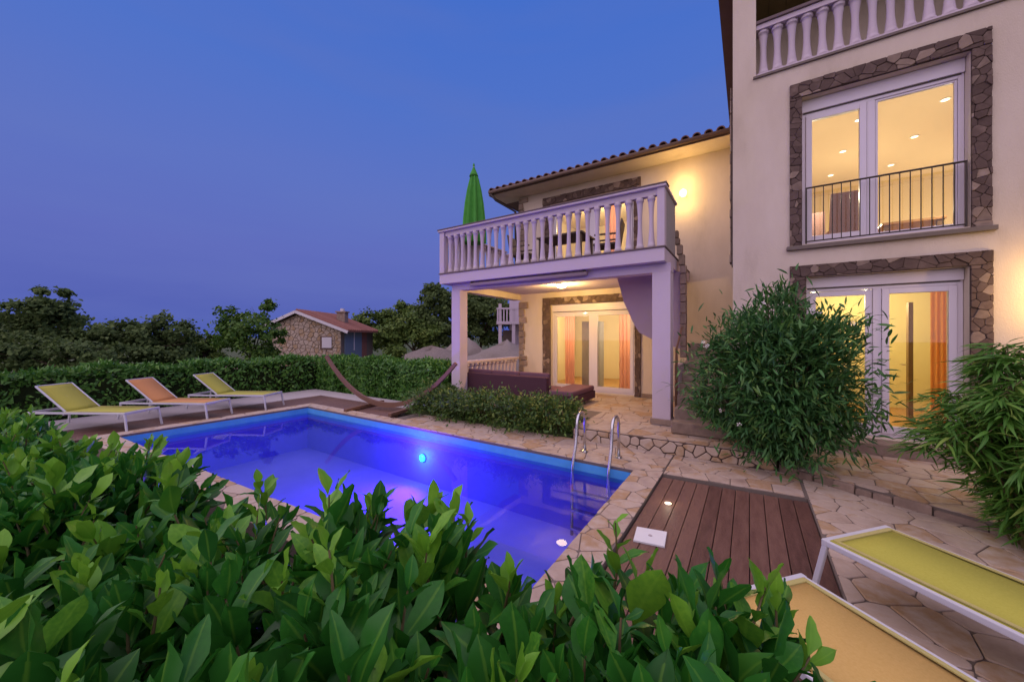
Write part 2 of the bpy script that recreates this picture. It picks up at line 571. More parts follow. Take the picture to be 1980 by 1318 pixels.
def holed_wall(x0, x1, z0, z1, y0, y1, holes):
    """a wall slab in the XZ plane between y0 and y1 with rectangular openings (hx0, hx1, hz0, hz1)"""
    b = MB()
    xs = sorted({x0, x1, *[h[0] for h in holes], *[h[1] for h in holes]})
    zs = sorted({z0, z1, *[h[2] for h in holes], *[h[3] for h in holes]})
    solid = {}
    for i in range(len(xs) - 1):
        for k in range(len(zs) - 1):
            cx, cz = (xs[i] + xs[i + 1]) / 2, (zs[k] + zs[k + 1]) / 2
            solid[i, k] = not any(h[0] < cx < h[1] and h[2] < cz < h[3] for h in holes)
    idx = {}

    def V(i, k, y):
        key = (i, k, y)
        if key not in idx:
            idx[key] = len(b.v); b.v.append((xs[i], y, zs[k]))
        return idx[key]
    for (i, k), ok in solid.items():
        if not ok:
            continue
        b.f.append((V(i, k, y0), V(i + 1, k, y0), V(i + 1, k + 1, y0), V(i, k + 1, y0)))
        b.f.append((V(i + 1, k, y1), V(i, k, y1), V(i, k + 1, y1), V(i + 1, k + 1, y1)))
        if not solid.get((i - 1, k), False):
            b.f.append((V(i, k, y1), V(i, k, y0), V(i, k + 1, y0), V(i, k + 1, y1)))
        if not solid.get((i + 1, k), False):
            b.f.append((V(i + 1, k, y0), V(i + 1, k, y1), V(i + 1, k + 1, y1), V(i + 1, k + 1, y0)))
        if not solid.get((i, k - 1), False):
            b.f.append((V(i, k, y1), V(i + 1, k, y1), V(i + 1, k, y0), V(i, k, y0)))
        if not solid.get((i, k + 1), False):
            b.f.append((V(i, k + 1, y0), V(i + 1, k + 1, y0), V(i + 1, k + 1, y1), V(i, k + 1, y1)))
    return b


# ---------------------------------------------------------------- leaves
def leaf_blade(width=.36, fold=.10, droop=.18, n=5, wave=.0, waist=.45, bend=.0):
    """a folded, arching blade along +Y, one unit long; returns verts, quads, uvs per vert"""
    v, f, uv = [], [], []
    for i in range(n + 1):
        t = i / n
        w = width * .5 * (math.sin(math.pi * min(1, t ** (math.log(.5) / math.log(waist)))) ** .8 if 0 < t < 1 else .02)
        z = -droop * t * t
        bx = bend * t * t
        wv = wave * math.sin(9 * t + 1)
        v += [(bx - w * (1 + wv), t, z + fold * w * 2 + wave * .25 * math.sin(11 * t)), (bx, t, z), (bx + w * (1 - wv), t, z + fold * w * 2 + wave * .25 * math.sin(13 * t + 2))]
        uv += [(0, t), (.5, t), (1, t)]
    for i in range(n):
        a = i * 3
        f += [(a, a + 1, a + 4, a + 3), (a + 1, a + 2, a + 5, a + 4)]
    return np.array(v), np.array(f), np.array(uv)


def basis(dirs, ups):
    """rotation matrices whose Y axis is dirs and whose Z axis is as near ups as possible"""
    y = dirs / np.linalg.norm(dirs, axis=1, keepdims=True)
    x = np.cross(y, ups)
    nx = np.linalg.norm(x, axis=1, keepdims=True)
    bad = nx[:, 0] < 1e-4
    x[bad] = np.cross(y[bad], np.array([1., 0.3, 0]))
    x /= np.linalg.norm(x, axis=1, keepdims=True)
    z = np.cross(x, y)
    return np.stack([x, y, z], axis=2)


def leaf_mesh(name, tmpl, P, Rm, S, tone, m):
    """P (N,3) base points, Rm (N,3,3), S (N,) or (N,3) sizes -> one mesh"""
    tv, tf, tuv = tmpl
    N, k, q = len(P), len(tv), len(tf)
    S = np.asarray(S)
    if S.ndim == 1:
        S = np.repeat(S[:, None], 3, 1)
    V = np.einsum('nij,nkj->nki', Rm, tv[None] * S[:, None, :]) + P[:, None, :]
    Fc = (tf[None] + (np.arange(N) * k)[:, None, None]).reshape(-1)
    me = bpy.data.meshes.new(name)
    me.vertices.add(N * k)
    me.vertices.foreach_set('co', V.reshape(-1).astype(np.float32))
    nv = tf.shape[1]
    me.loops.add(N * q * nv)
    me.loops.foreach_set('vertex_index', Fc.astype(np.int32))
    me.polygons.add(N * q)
    me.polygons.foreach_set('loop_start', (np.arange(N * q) * nv).astype(np.int32))
    me.polygons.foreach_set('use_smooth', np.ones(N * q, dtype=bool))
    uvl = me.uv_layers.new(name='UVMap')
    uvl.data.foreach_set('uv', np.tile(tuv[tf.reshape(-1)], (N, 1)).reshape(-1).astype(np.float32))
    at = me.attributes.new('tone', 'FLOAT', 'POINT')
    at.data.foreach_set('value', np.repeat(tone, k).astype(np.float32))
    me.materials.append(m)
    me.update(calc_edges=True)
    me.validate()
    return me


def put_leaves(name, tmpl, P, Rm, S, tone, m, parent, kind='stuff'):
    org = np.array(ORG.get(parent.name, (0, 0, 0))) if parent is not None else np.zeros(3)
    o = bpy.data.objects.new(name, leaf_mesh(name, tmpl, P - org, Rm, S, tone, m))
    COL.objects.link(o)
    o.parent = parent
    if kind:
        o['kind'] = kind
    return o


def as_leaf_objects(pick, tmpl_meshes, P, Rm, S, tone, parent, name='leaf'):
    """single leaves that share a few meshes (one per tone step and blade shape)"""
    for i in pick:
        ti = min(len(tmpl_meshes) - 1, int(np.clip(tone[i], 0, .999) * len(tmpl_meshes)))
        s = S[i] if np.ndim(S[i]) else (S[i],) * 3
        mm = Matrix([[*(Rm[i][r] * np.array(s)), P[i][r]] for r in range(3)] + [[0, 0, 0, 1]])
        put_mesh(name, tmpl_meshes[ti], parent, matrix=mm)


CF = np.array([-math.sin(YAW), math.cos(YAW), 0.])
CR = np.array([math.cos(YAW), math.sin(YAW), 0.])


def seen_size(P, S):
    """how large a leaf shows in the photograph, zero outside its frame"""
    d = P @ CF
    x = 990 + 710.3 * (P @ CR) / np.maximum(d, .05)
    y = 650 - 710.3 * (P[:, 2] - 1.7) / np.maximum(d, .05)
    s = np.asarray(S)
    s = s if s.ndim == 1 else s[:, 1]
    r = 710.3 * s / np.maximum(d, .05)
    r[(d < .1) | (x < -20) | (x > 2000) | (y < -20) | (y > 1340)] = 0
    return r


def pick_leaves(P, S, top, n):
    """n leaves that show largest among the upper, unhidden ones"""
    r = seen_size(P, S) * top
    order = np.argsort(-r)
    order = order[r[order] > 0][:n]
    return order


def unit(v):
    return v / np.linalg.norm(v, axis=1, keepdims=True)

# ================================================================ THE SETTING
# ---- ground, with a hole where the pool is
b = MB()
Z = -.16
hole = [(-9.36, 1.30), (-.94, 1.68), (-.92, 5.08), (-9.34, 5.08)]
far = [(-600, -150), (600, -150), (600, 900), (-600, 900)]
b.v = [(x, y, Z) for x, y in far] + [(x, y, Z) for x, y in hole]
for i in range(4):
    j = (i + 1) % 4
    b.f.append((i, j, 4 + j, 4 + i))
b.put('ground', M['ground'], kind='structure')

# ---- pool basin, its water and the stone coping round it
NL, NR, FR, FL = (-9.1, 1.62), (-1.23, 2.05), (-1.23, 4.76), (-9.02, 4.82)
b = MB()
ring = [NL, NR, FR, FL]
FLOOR = -1.0
for z in (-.035, FLOOR):
    b.v += [(x, y, z) for x, y in ring]
b.f.append((4, 5, 6, 7))
for i in range(4):
    j = (i + 1) % 4
    b.f.append((j, i, 4 + i, 4 + j))
pool = b.put('pool_basin', M['liner'], kind='structure')
b = MB()
cx_, cy_ = -5.1, 3.3
inn = [(x + (.004 if x < cx_ else -.004), y + (.004 if y < cy_ else -.004)) for x, y in ring]
for z in (-.036, -.20):
    b.v += [(x, y, z) for x, y in inn]
for i in range(4):
    j = (i + 1) % 4
    b.f.append((j, i, 4 + i, 4 + j))
b.put('liner_band', M['linerband'], pool)
b = MB().box(-2.45, -1.235, 2.02, 3.25, FLOOR, -.50)
b.box(-2.85, -2.45, 2.02, 3.25, FLOOR, -.74)
b.put('pool_step', M['liner'], pool, bevel=.02)
b = MB()
b.v = [(x, y, -.15) for x, y in ring]; b.f = [(0, 1, 2, 3)]
b.put('pool_water', M['water'], kind='structure')

outer = [(-9.38, 1.28), (-.92, 1.66), (-.90, 5.10), (-9.36, 5.10)]
b = MB()
for z in (-.19, 0.0):
    b.v += [(x, y, z) for x, y in outer] + [(x, y, z) for x, y in ring]
for i in range(4):
    j = (i + 1) % 4
    b.f.append((8 + i, 8 + j, 12 + j, 12 + i))           # top
    b.f.append((i, j, 8 + j, 8 + i))                     # outside
    b.f.append((4 + j, 4 + i, 12 + i, 12 + j))           # inside
coping = b.put('pool_coping', M['mortar'], kind='structure')
strips = [([ring[1], outer[1], outer[2], ring[2]], .21, 'flag'), ([ring[3], ring[2], outer[2], outer[3]], .26, 'flag'),
          ([outer[0], ring[0], ring[3], outer[3]], .33, 'flagpale'), ([outer[0], outer[1], ring[1], ring[0]], .36, 'flagpale')]
for k, (reg, sz, mm) in enumerate(strips):
    stones('flagstone', reg, sz, .009, M[mm], coping, XY(0), (0, .007), 20 + k, cham=.003, uneven=.0015)

# ---- decks: boards on dark joists
deck = MB().box(-.895, .52, 1.3, 4.84, -.15, -.062).put('wooden_deck', M['underdeck'], kind='structure')
nb_ = 11
wbd = 1.413 / nb_
for i in range(nb_):
    x0 = -.893 + i * wbd
    ye = 4.79 + (x0 + .89) * .062
    MB().quadbox([(x0 + .003, 1.3, -.058), (x0 + wbd - .003, 1.3, -.058), (x0 + wbd - .003, ye, -.058), (x0 + .003, ye, -.058),
                  (x0 + .003, 1.3, -.022), (x0 + wbd - .003, 1.3, -.022), (x0 + wbd - .003, ye, -.022), (x0 + .003, ye, -.022)]).put('plank', M['plank'], deck, bevel=.004)
ldeck = MB().box(-10.5, -9.385, -1.5, 6.0, -.155, -.062).box(-9.385, -6.35, 5.105, 6.0, -.155, -.062).put('pool_side_deck', M['underdeck'], kind='structure')
for i in range(8):
    x0 = -10.5 + i * .139
    MB().box(x0 + .004, x0 + .135, -1.5, 6.0, -.06, -.022).put('plank', M['plank'], ldeck)
for i in range(6):
    y0 = 5.11 + i * .148
    MB().box(-9.383, -6.35 - .1 * i, y0 + .004, y0 + .144, -.06, -.022).put('plank', M['plank'], ldeck)
MB().box(-11.9, -10.505, -1.5, 6.6, -.155, -.012).box(-10.505, -6.6, 6.003, 6.6, -.155, -.012).put('paved_strip', M['concrete'], kind='structure')

# ---- crazy-paved path, terrace and patio
path = MB().prism([(-.897, 4.845), (.523, 4.93), (.523, 1.2), (5.5, 1.2), (5.5, 4.6), (1.9, 4.86), (1.1, 5.3), (.5, 5.64), (.28, 5.72), (-.897, 5.72)], -.15, -.004).put('path', M['mortar'], kind='structure')
stones('flagstone', [(-.89, 4.86), (.50, 4.945), (.50, 5.64), (.28, 5.70), (-.89, 5.70)], .23, .009, M['flag'], path, XY(-.004), (0, .008), 31, uneven=.002)
stones('flagstone', [(.535, 1.2), (3.6, 1.2), (3.6, 3.6), (1.9, 4.84), (1.1, 5.28), (.535, 5.58)], .24, .009, M['flagpale'], path, XY(-.004), (0, .008), 32, uneven=.0025)
walk = MB().box(-6.2, -.903, 5.103, 5.70, -.15, -.004).put('pool_path', M['mortar'], kind='structure')
stones('flagstone', rect(-5.9, -.91, 5.115, 5.69), .27, .009, M['flag'], walk, XY(-.004), (0, .008), 33, uneven=.002)

terr = MB().prism([(.32, 5.76), (.52, 5.63), (1.1, 5.32), (1.9, 4.9), (3.4, 4.7), (5.2, 4.9), (5.2, 7.2), (.32, 7.2)], -.15, .085).put('terrace', M['mortar'], kind='structure')
stones('flagstone', [(.33, 5.78), (.53, 5.62), (1.1, 5.31), (1.9, 4.89), (3.4, 4.72), (4.2, 4.9), (4.2, 7.18), (.33, 7.18)], .23, .011, M['flag'], terr, XY(.085), (0, .009), 34, uneven=.0025)
rnd_ = random.Random(15)
line = [(.33, 5.745), (.52, 5.615), (1.1, 5.305), (1.9, 4.885), (3.4, 4.69)]
for (xa, ya), (xb, yb) in zip(line[:-1], line[1:]):
    L_ = math.hypot(xb - xa, yb - ya); dx_, dy_ = (xb - xa) / L_, (yb - ya) / L_
    q_ = 0
    while q_ < L_ - .05:
        w_ = min(rnd_.uniform(.14, .34), L_ - q_)
        o_ = rnd_.uniform(.012, .05)
        zt_ = .085 + rnd_.uniform(-.03, .012)
        c0 = (xa + dx_ * (q_ + .006), ya + dy_ * (q_ + .006)); c1 = (xa + dx_ * (q_ + w_ - .006), ya + dy_ * (q_ + w_ - .006))
        f0, f1 = o_ * rnd_.uniform(.6, 1.2), o_ * rnd_.uniform(.6, 1.2)
        MB().prism([(c0[0] + dy_ * f0, c0[1] - dx_ * f0), (c1[0] + dy_ * f1, c1[1] - dx_ * f1), (c1[0] - dy_ * .01, c1[1] + dx_ * .01), (c0[0] - dy_ * .01, c0[1] + dx_ * .01)], -.02, zt_, inset=.016, cham=.012).put('edge_stone', M['stone'], terr)
        q_ += w_
patio = MB().prism([(-2.47, 5.72), (.30, 5.76), (.30, 7.2), (-.2, 7.2), (-.2, 9.38), (-5.9, 9.38), (-5.9, 6.52), (-2.47, 6.52)], -.15, .185).put('patio', M['mortar'], kind='structure')
stones('flagstone', rect(-2.46, .29, 5.74, 7.15), .29, .010, M['flag'], patio, XY(.185), (0, .009), 35, uneven=.002)
stones('flagstone', rect(-5.88, -.22, 7.16, 9.37), .33, .011, M['flag'], patio, XY(.185), (0, .009), 36, uneven=.002)
# the low riser of the patio towards the path: light stones in dark joints
riser = MB().prism([(-2.46, 5.690), (.30, 5.730), (.30, 5.759), (-2.46, 5.719)], -.012, .184).put('stone_step_riser', M['darkmortar'], kind='structure')
rnd_ = random.Random(5)
for poly in crazy(rect(-2.44, .29, .0, .178), .135, .014, rnd_, .4, 1.25):
    MB().prism(poly, 0, .02, lambda u, v, w: (u, 5.69 + (u + 2.46) * .0145 - w, v), inset=.01, cham=.006, cap0=False).put('stone', M['flagpale'], riser)
# planting bed between the pool path and the patio
MB().prism([(-6.6, 5.72), (-2.5, 5.72), (-2.5, 6.5), (-5.95, 6.5), (-6.6, 6.3)], -.15, .03).put('planting_bed', M['ground'], kind='structure')

# ================================================================ THE HOUSE
house = thing('house', 'cream rendered villa with balcony, stone-framed windows and a tall wing', 'house', (-2, 8, 0))
TY = 7.2
D0, D1, DZ0, DZ1 = .74, 2.40, .25, 2.61
W0, W1, WZ0, WZ1 = .69, 2.41, 3.12, 5.39
tower = holed_wall(-.225, 6.2, -.15, 8.95, TY, TY + .30, [(D0, D1, DZ0, DZ1), (W0, W1, WZ0, WZ1), (.10, 3.4, 5.93, 8.2)]).put('wall', M['render'], house)
MB().box(-.225, -.02, TY + .302, 15, -.15, 8.95).put('wall', M['render'], house)
MB().box(6.0, 6.2, TY + .302, 15, -.15, 8.95).put('wall', M['render'], house)
MB().box(-.018, 5.998, 14.8, 15, -.15, 8.95).put('wall', M['render'], house)
# lower wing
WY = 9.4
PD = (-4.74, -2.40, .20, 2.60)
UD = (-4.76, -2.42, 3.20, 5.45)
wing = holed_wall(-5.78, -.227, -.15, 5.85, WY, WY + .25, [PD, UD]).put('wall', M['render'], house)
MB().box(-5.78, -5.55, WY + .252, 14.5, -.15, 5.85).put('wall', M['render'], house)


def ring_of_stones(parent, x0, x1, z0, z1, ox0, ox1, oz1, y, seed, bottom=True, size=.15):
    """rough stone surround of an opening: two jambs and a lintel"""
    rnd = random.Random(seed)
    lo = z0
    MB().box(ox0, x0, y - .022, y - .002, lo, z1).box(x1, ox1, y - .022, y - .002, lo, z1).box(ox0, ox1, y - .022, y - .002, z1, oz1).put('mortar_bed', M['darkmortar'], parent)
    for reg, asp in ((rect(ox0, x0, lo, z1), 1.1), (rect(x1, ox1, lo, z1), 1.1), (rect(ox0, ox1, z1 + .004, oz1), 1.5)):
        for poly in crazy(reg, .10, .003, rnd, .46, asp):
            MB().prism(poly, .02, .040 + rnd.uniform(-.010, .014), FRONT(y), inset=.006, cham=.005, cap0=False).put('stone', M['stonedark'] if rnd.random() < .84 else M['stone'], parent)


def frame_bars(b, x0, x1, z0, z1, y0, y1, w, wb=None):
    wb = w if wb is None else wb
    b.box(x0, x0 + w, y0, y1, z0, z1)
    b.box(x1 - w, x1, y0, y1, z0, z1)
    b.box(x0 + w, x1 - w, y0, y1, z1 - w, z1)
    b.box(x0 + w, x1 - w, y0, y1, z0, z0 + wb)
    return b


def glazing(name, x0, x1, z0, z1, y, box_h, split, parent, door=False, sash_right=True):
    """PVC unit with roller shutter box, a fixed light and a sash; returns the frame mesh"""
    fr = frame_bars(MB(), x0, x1, z0, z1 - box_h, y, y + .075, .055, .05)
    fr.box(split - .045, split + .045, y - .002, y + .077, z0 + .05, z1 - box_h - .055)
    f = fr.put(name, M['pvc'], parent, bevel=.004)
    MB().box(x0, x1, y - .03, y + .12, z1 - box_h + .004, z1).put('shutter_box', M['pvc'], f, bevel=.006)
    MB().box(x0 + .03, x1 - .03, y - .016, y + .03, z1 - box_h - .012, z1 - box_h + .002).put('shutter_slot', M['iron'], f)
    zt = z1 - box_h - .055
    sides = [(x0 + .055, split - .045, not sash_right), (split + .045, x1 - .055, sash_right)]
    for a, c, is_sash in sides:
        w = .075 if is_sash or door else .028
        MBs = frame_bars(MB(), a + .004, c - .004, z0 + .054, zt - .004, y - .018 if is_sash else y + .012, y + .055, w, .11 if door else w)
        s = MBs.put('sash', M['pvc'], f, bevel=.004)
        MB().box(a + w - .004, c - w + .004, y + .022, y + .030, z0 + .05 + (.11 if door else w) - .004, zt - w + .004).put('pane', M['glass'], f)
    return f


wtop = glazing('window', W0 + .004, W1 - .004, WZ0 + .012, WZ1 - .004, TY + .15, .19, 1.50, house, sash_right=False)
ring_of_stones(wtop, W0, W1, 3.10, WZ1, .54, 2.58, 5.61, TY, 3)
MB().box(.50, 2.62, TY - .07, TY + .14, 3.035, 3.098).put('sill', M['mortar'], wtop, bevel=.008)
wlow = glazing('terrace_door', D0 + .004, D1 - .004, DZ0 + .004, DZ1 - .004, TY + .15, .16, 1.565, house, door=True, sash_right=True)
ring_of_stones(wlow, D0, D1, .10, DZ1, .54, 2.59, 2.79, TY, 4)
MB().box(.66, 2.5, TY - .34, TY + .14, .088, .245).put('door_step', M['stone'], house, bevel=.012)
# French balcony rail of the upper window
ir = MB().tube([(.745, TY + .02, 3.98), (2.38, TY + .02, 3.98)], .014, 8).tube([(.745, TY + .02, 3.16), (2.38, TY + .02, 3.16)], .010, 8)
ir.tube([(.745, TY + .02, 3.1), (.745, TY + .02, 3.99)], .011, 8).tube([(2.38, TY + .02, 3.1), (2.38, TY + .02, 3.99)], .011, 8)
irail = ir.put('window_rail', M['iron'], house)
for i in range(15):
    x = .745 + (2.38 - .745) * (i + 1) / 16
    MB().tube([(x, TY + .02, 3.16), (x, TY + .02, 3.975)], .0065, 6).put('rail_bar', M['iron'], irail)

# loggia over the window: floor, ceiling, back wall and balustrade
MB().box(.10, 3.4, TY + .302, 9.2, 5.80, 5.928).put('loggia_floor', M['concrete'], house)
MB().box(-.018, 5.998, 9.21, 9.40, 5.75, 8.4).put('loggia_wall', M['render'], house)
lc = MB().box(.05, 3.5, TY + .302, 9.2, 8.23, 8.30).put('loggia_ceiling', M['fascia'], house)
for i in range(12):
    MB().box(.06 + i * .28, .06 + i * .28 + .27, TY + .304, 9.19, 8.20, 8.228).put('ceiling_board', M['olivewood'], lc)
prof = [(.078, 0), (.078, .05), (.066, .055), (.064, .10), (.056, .17), (.047, .26), (.043, .38), (.045, .50), (.052, .60), (.062, .67), (.068, .72), (.080, .725), (.080, .78)]
bal_me = MB().lathe(prof, 12).mesh('baluster', M['trimwhite'], True)
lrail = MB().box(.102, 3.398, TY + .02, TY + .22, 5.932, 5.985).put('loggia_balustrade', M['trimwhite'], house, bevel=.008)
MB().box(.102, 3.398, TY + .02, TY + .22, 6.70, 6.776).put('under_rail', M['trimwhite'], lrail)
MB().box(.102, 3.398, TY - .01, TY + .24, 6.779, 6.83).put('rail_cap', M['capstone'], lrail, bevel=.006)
MB().box(.06, 3.44, TY - .035, TY - .002, 5.895, 5.928).put('drip_ledge', M['mortar'], house)
for i in range(17):
    put_mesh('baluster', bal_me, lrail, (.20 + i * .187, TY + .115, 5.985), scale=(1.0, 1.0, .913))

# eave of the tall wing running back from the picture plane
te = MB().box(-.55, 6.5, 6.6, 15.4, 8.955, 9.02).put('eave', M['fascia'], house)
for k in range(24):
    MB().bar((-.55, 6.62 + k * .36, 9.03), (-.05, 6.62 + k * .36, 9.14), .2, .05).put('roof_tile', M['tile'], te)
# rough quoins where wings meet
rq = random.Random(8)
MB().box(-.245, -.227, TY + .02, TY + .28, 2.9, 5.75).put('quoin_bed', M['darkmortar'], tower)
z = 2.95
while z < 5.7:
    h = rq.uniform(.12, .24)
    MB().box(-.262 - rq.uniform(0, .012), -.246, TY + .01 + rq.uniform(0, .05), TY + .27, z, z + h - .012).put('stone', M['stone'], tower, bevel=.008)
    z += h
# quoins at the far corner of the low wing, both storeys
for zlo, zhi in ((.2, 2.75), (4.2, 5.82)):
    z = zlo
    while z < zhi - .05:
        h = min(rq.uniform(.13, .24), zhi - z)
        w = rq.uniform(.16, .32)
        MB().prism([(-5.80, z), (-5.80 + w, z + rq.uniform(0, .02)), (-5.80 + w - rq.uniform(0, .03), z + h - .012), (-5.80, z + h - .012)], .0, .035 + rq.uniform(-.01, .01), FRONT(WY - .002), inset=.014, cham=.012, cap0=False).put('stone', M['stone'], wing)
        z += h

# glazed double door under the balcony and the balcony door above
pd = glazing('patio_door', PD[0] + .004, PD[1] - .004, PD[2] + .004, PD[3] - .004, WY + .10, .20, -3.52, house, door=True, sash_right=True)
ring_of_stones(pd, PD[0], PD[1], .2, PD[3], -4.99, -2.25, 2.80, WY, 6)
ud = glazing('balcony_door', UD[0] + .004, UD[1] - .004, UD[2] + .004, UD[3] - .004, WY + .10, .18, -3.55, house, door=True, sash_right=True)
ring_of_stones(ud, UD[0], UD[1], 3.2, UD[3], -4.99, -2.25, 5.66, WY, 9)
MB().box(-2.24, -.9, WY - .02, WY - .002, .2, .29).box(-5.74, -5.0, WY - .02, WY - .002, .2, .29).put('skirting', M['stone'], house)

# balcony: slab, beam, columns, posts, balusters
BX0, BX1, BY = -6.22, -1.165, 6.45
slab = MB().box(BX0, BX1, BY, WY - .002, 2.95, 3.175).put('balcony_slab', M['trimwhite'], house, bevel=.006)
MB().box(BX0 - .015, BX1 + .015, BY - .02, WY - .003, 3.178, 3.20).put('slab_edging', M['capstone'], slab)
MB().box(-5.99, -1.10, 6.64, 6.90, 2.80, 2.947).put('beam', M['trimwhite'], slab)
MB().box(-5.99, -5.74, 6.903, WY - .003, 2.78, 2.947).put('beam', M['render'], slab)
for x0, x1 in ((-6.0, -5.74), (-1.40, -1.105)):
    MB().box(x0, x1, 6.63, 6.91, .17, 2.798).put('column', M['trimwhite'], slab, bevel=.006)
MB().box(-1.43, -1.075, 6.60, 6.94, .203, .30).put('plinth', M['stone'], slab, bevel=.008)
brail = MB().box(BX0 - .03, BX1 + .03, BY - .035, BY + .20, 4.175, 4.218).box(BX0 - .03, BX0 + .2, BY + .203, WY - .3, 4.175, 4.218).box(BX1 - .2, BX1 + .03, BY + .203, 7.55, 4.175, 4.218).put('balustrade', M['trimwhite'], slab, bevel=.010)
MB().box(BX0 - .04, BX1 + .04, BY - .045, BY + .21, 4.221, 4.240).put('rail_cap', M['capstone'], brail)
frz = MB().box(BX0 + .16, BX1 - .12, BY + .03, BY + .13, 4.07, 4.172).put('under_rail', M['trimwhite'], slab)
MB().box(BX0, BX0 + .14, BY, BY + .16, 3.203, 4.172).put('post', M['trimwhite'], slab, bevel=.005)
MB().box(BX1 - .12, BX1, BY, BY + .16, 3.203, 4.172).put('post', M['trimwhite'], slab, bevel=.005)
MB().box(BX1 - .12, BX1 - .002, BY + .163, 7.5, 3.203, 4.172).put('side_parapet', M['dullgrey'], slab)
nbal = 25
for i in range(nbal):
    put_mesh('baluster', bal_me, brail, (BX0 + .275 + i * (BX1 - BX0 - .50) / (nbal - 1), BY + .08, 3.203), scale=(.82, .82, 1.115))
for i in range(11):
    put_mesh('baluster', bal_me, brail, (BX0 + .08, BY + .42 + i * .235, 3.203), scale=(1.12, 1.12, 1.24))

# stair between the balcony and the tall wing, with the upper flight turning under the slab
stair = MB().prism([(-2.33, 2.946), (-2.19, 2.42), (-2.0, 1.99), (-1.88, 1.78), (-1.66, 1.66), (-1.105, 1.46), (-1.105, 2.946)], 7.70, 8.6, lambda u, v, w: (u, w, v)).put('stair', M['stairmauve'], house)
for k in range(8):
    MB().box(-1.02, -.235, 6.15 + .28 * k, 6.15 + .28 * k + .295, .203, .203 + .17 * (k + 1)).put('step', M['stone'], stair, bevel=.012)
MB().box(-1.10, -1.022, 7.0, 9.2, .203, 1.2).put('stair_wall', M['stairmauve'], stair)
MB().tube([(-1.06, 6.95, .20), (-1.06, 6.95, 1.50)], .022, 8).put('handrail_post', M['wood'], stair)
MB().tube([(-1.06, 6.95, 1.48), (-1.06, 7.68, 1.92)], .018, 8).put('handrail', M['wood'], stair)
z = 1.3
while z < 3.7:
    h = rq.uniform(.12, .22)
    off = max(0, z - 2.9) * .16
    MB().box(-1.10 - off, -.985 - off * 1.2 - rq.uniform(0, .02), 7.60, 7.72 + rq.uniform(0, .03), z, z + h - .012).put('stone', M['stone'], stair, bevel=.01)
    z += h

# roof of the low wing: soffit, fascia, gutter and tiles
EY = 8.77
roof = MB().quadbox([(-6.45, EY + .03, 5.90), (-.23, EY + .03, 5.90), (-.23, 14.8, 7.55), (-6.45, 14.8, 7.55), (-6.45, EY + .03, 5.97), (-.23, EY + .03, 5.97), (-.23, 14.8, 7.62), (-6.45, 14.8, 7.62)]).put('roof', M['tile'], house)
MB().box(-6.40, -.23, EY + .02, WY + .20, 5.853, 5.878).put('soffit', M['render'], roof)
MB().box(-6.40, -5.80, WY + .203, 14.4, 5.853, 5.878).put('soffit', M['fascia'], roof)
MB().box(-6.45, -.23, EY, EY + .018, 5.85, 5.96).box(-6.47, -6.452, EY, 14.8, 5.85, 5.93).put('fascia', M['fascia'], roof)
MB().tube([(-6.42, EY - .05, 5.92), (-.24, EY - .05, 5.92)], .048, 10).put('gutter', M['fascia'], roof, smooth=True)
MB().tube([(-6.36, EY - .05, 5.88), (-6.25, EY + .05, 5.70), (-5.86, WY - .12, 5.42), (-5.86, WY - .08, 3.3)], .035, 8).put('downpipe', M['iron'], roof, smooth=True)
tb = MB()
nseg = 7
for i in range(nseg + 1):
    a = math.pi * i / nseg
    for y, r in ((0, .085), (.42, .068)):
        tb.v.append((-math.cos(a) * r, y, math.sin(a) * r * .85))
    for y, r in ((0, .062), (.42, .05)):
        tb.v.append((-math.cos(a) * r, y, math.sin(a) * r * .85))
for i in range(nseg):
    k = i * 4
    tb.f += [(k, k + 4, k + 5, k + 1), (k + 2, k + 3, k + 7, k + 6), (k, k + 2, k + 6, k + 4)]
tile_me = tb.mesh('roof_tile', M['tile'], False)
ntl = 28
for row in range(3):
    for i in range(ntl):
        x = -6.36 + i * (6.10 / (ntl - 1))
        put_mesh('roof_tile', tile_me, roof, (x, EY - .03 + row * .36, 5.985 + row * .36 * .286), (R(15.9), 0, random.uniform(-.03, .03)))
for i in range(14):
    put_mesh('roof_tile', tile_me, roof, (-6.46, EY + .1 + i * .40, 6.01 + i * .40 * .286), (R(15.9), R(-12), 0), scale=(1.25, 1.1, 1.25))

# rooms behind the glass
def room(x0, x1, y0, y1, z0, z1, wallm, floorm, ceilm):
    b = MB()
    b.v = [(x0, y0, z0), (x1, y0, z0), (x1, y1, z0), (x0, y1, z0), (x0, y0, z1), (x1, y0, z1), (x1, y1, z1), (x0, y1, z1)]
    b.f = [(1, 5, 6, 2), (2, 6, 7, 3), (3, 7, 4, 0)]
    b.put('room_wall', wallm, house)
    c = MB(); c.v = [(x0, y0, z0), (x1, y0, z0), (x1, y1, z0), (x0, y1, z0)]; c.f = [(0, 1, 2, 3)]
    c.put('room_floor', floorm, house)
    c = MB(); c.v = [(x0, y0, z1), (x1, y0, z1), (x1, y1, z1), (x0, y1, z1)]; c.f = [(3, 2, 1, 0)]
    c.put('room_ceiling', ceilm, house)


room(.02, 5.9, TY + .305, 13.6, 3.02, 5.70, M['roomwall'], M['roomfloor'], M['roomwall'])
room(.02, 4.4, TY + .305, 10.8, .22, 2.78, M['roomwarm'], M['roomfloor'], M['roomwarm'])
room(-5.5, -.3, WY + .255, 13.0, .19, 2.85, M['roomwall'], M['roomfloor'], M['roomwall'])
room(-5.5, -.3, WY + .255, 13.0, 3.19, 5.72, M['roomwall'], M['roomfloor'], M['roomwall'])

# ================================================================ LAMPS
WARM = (1.0, .63, .20)


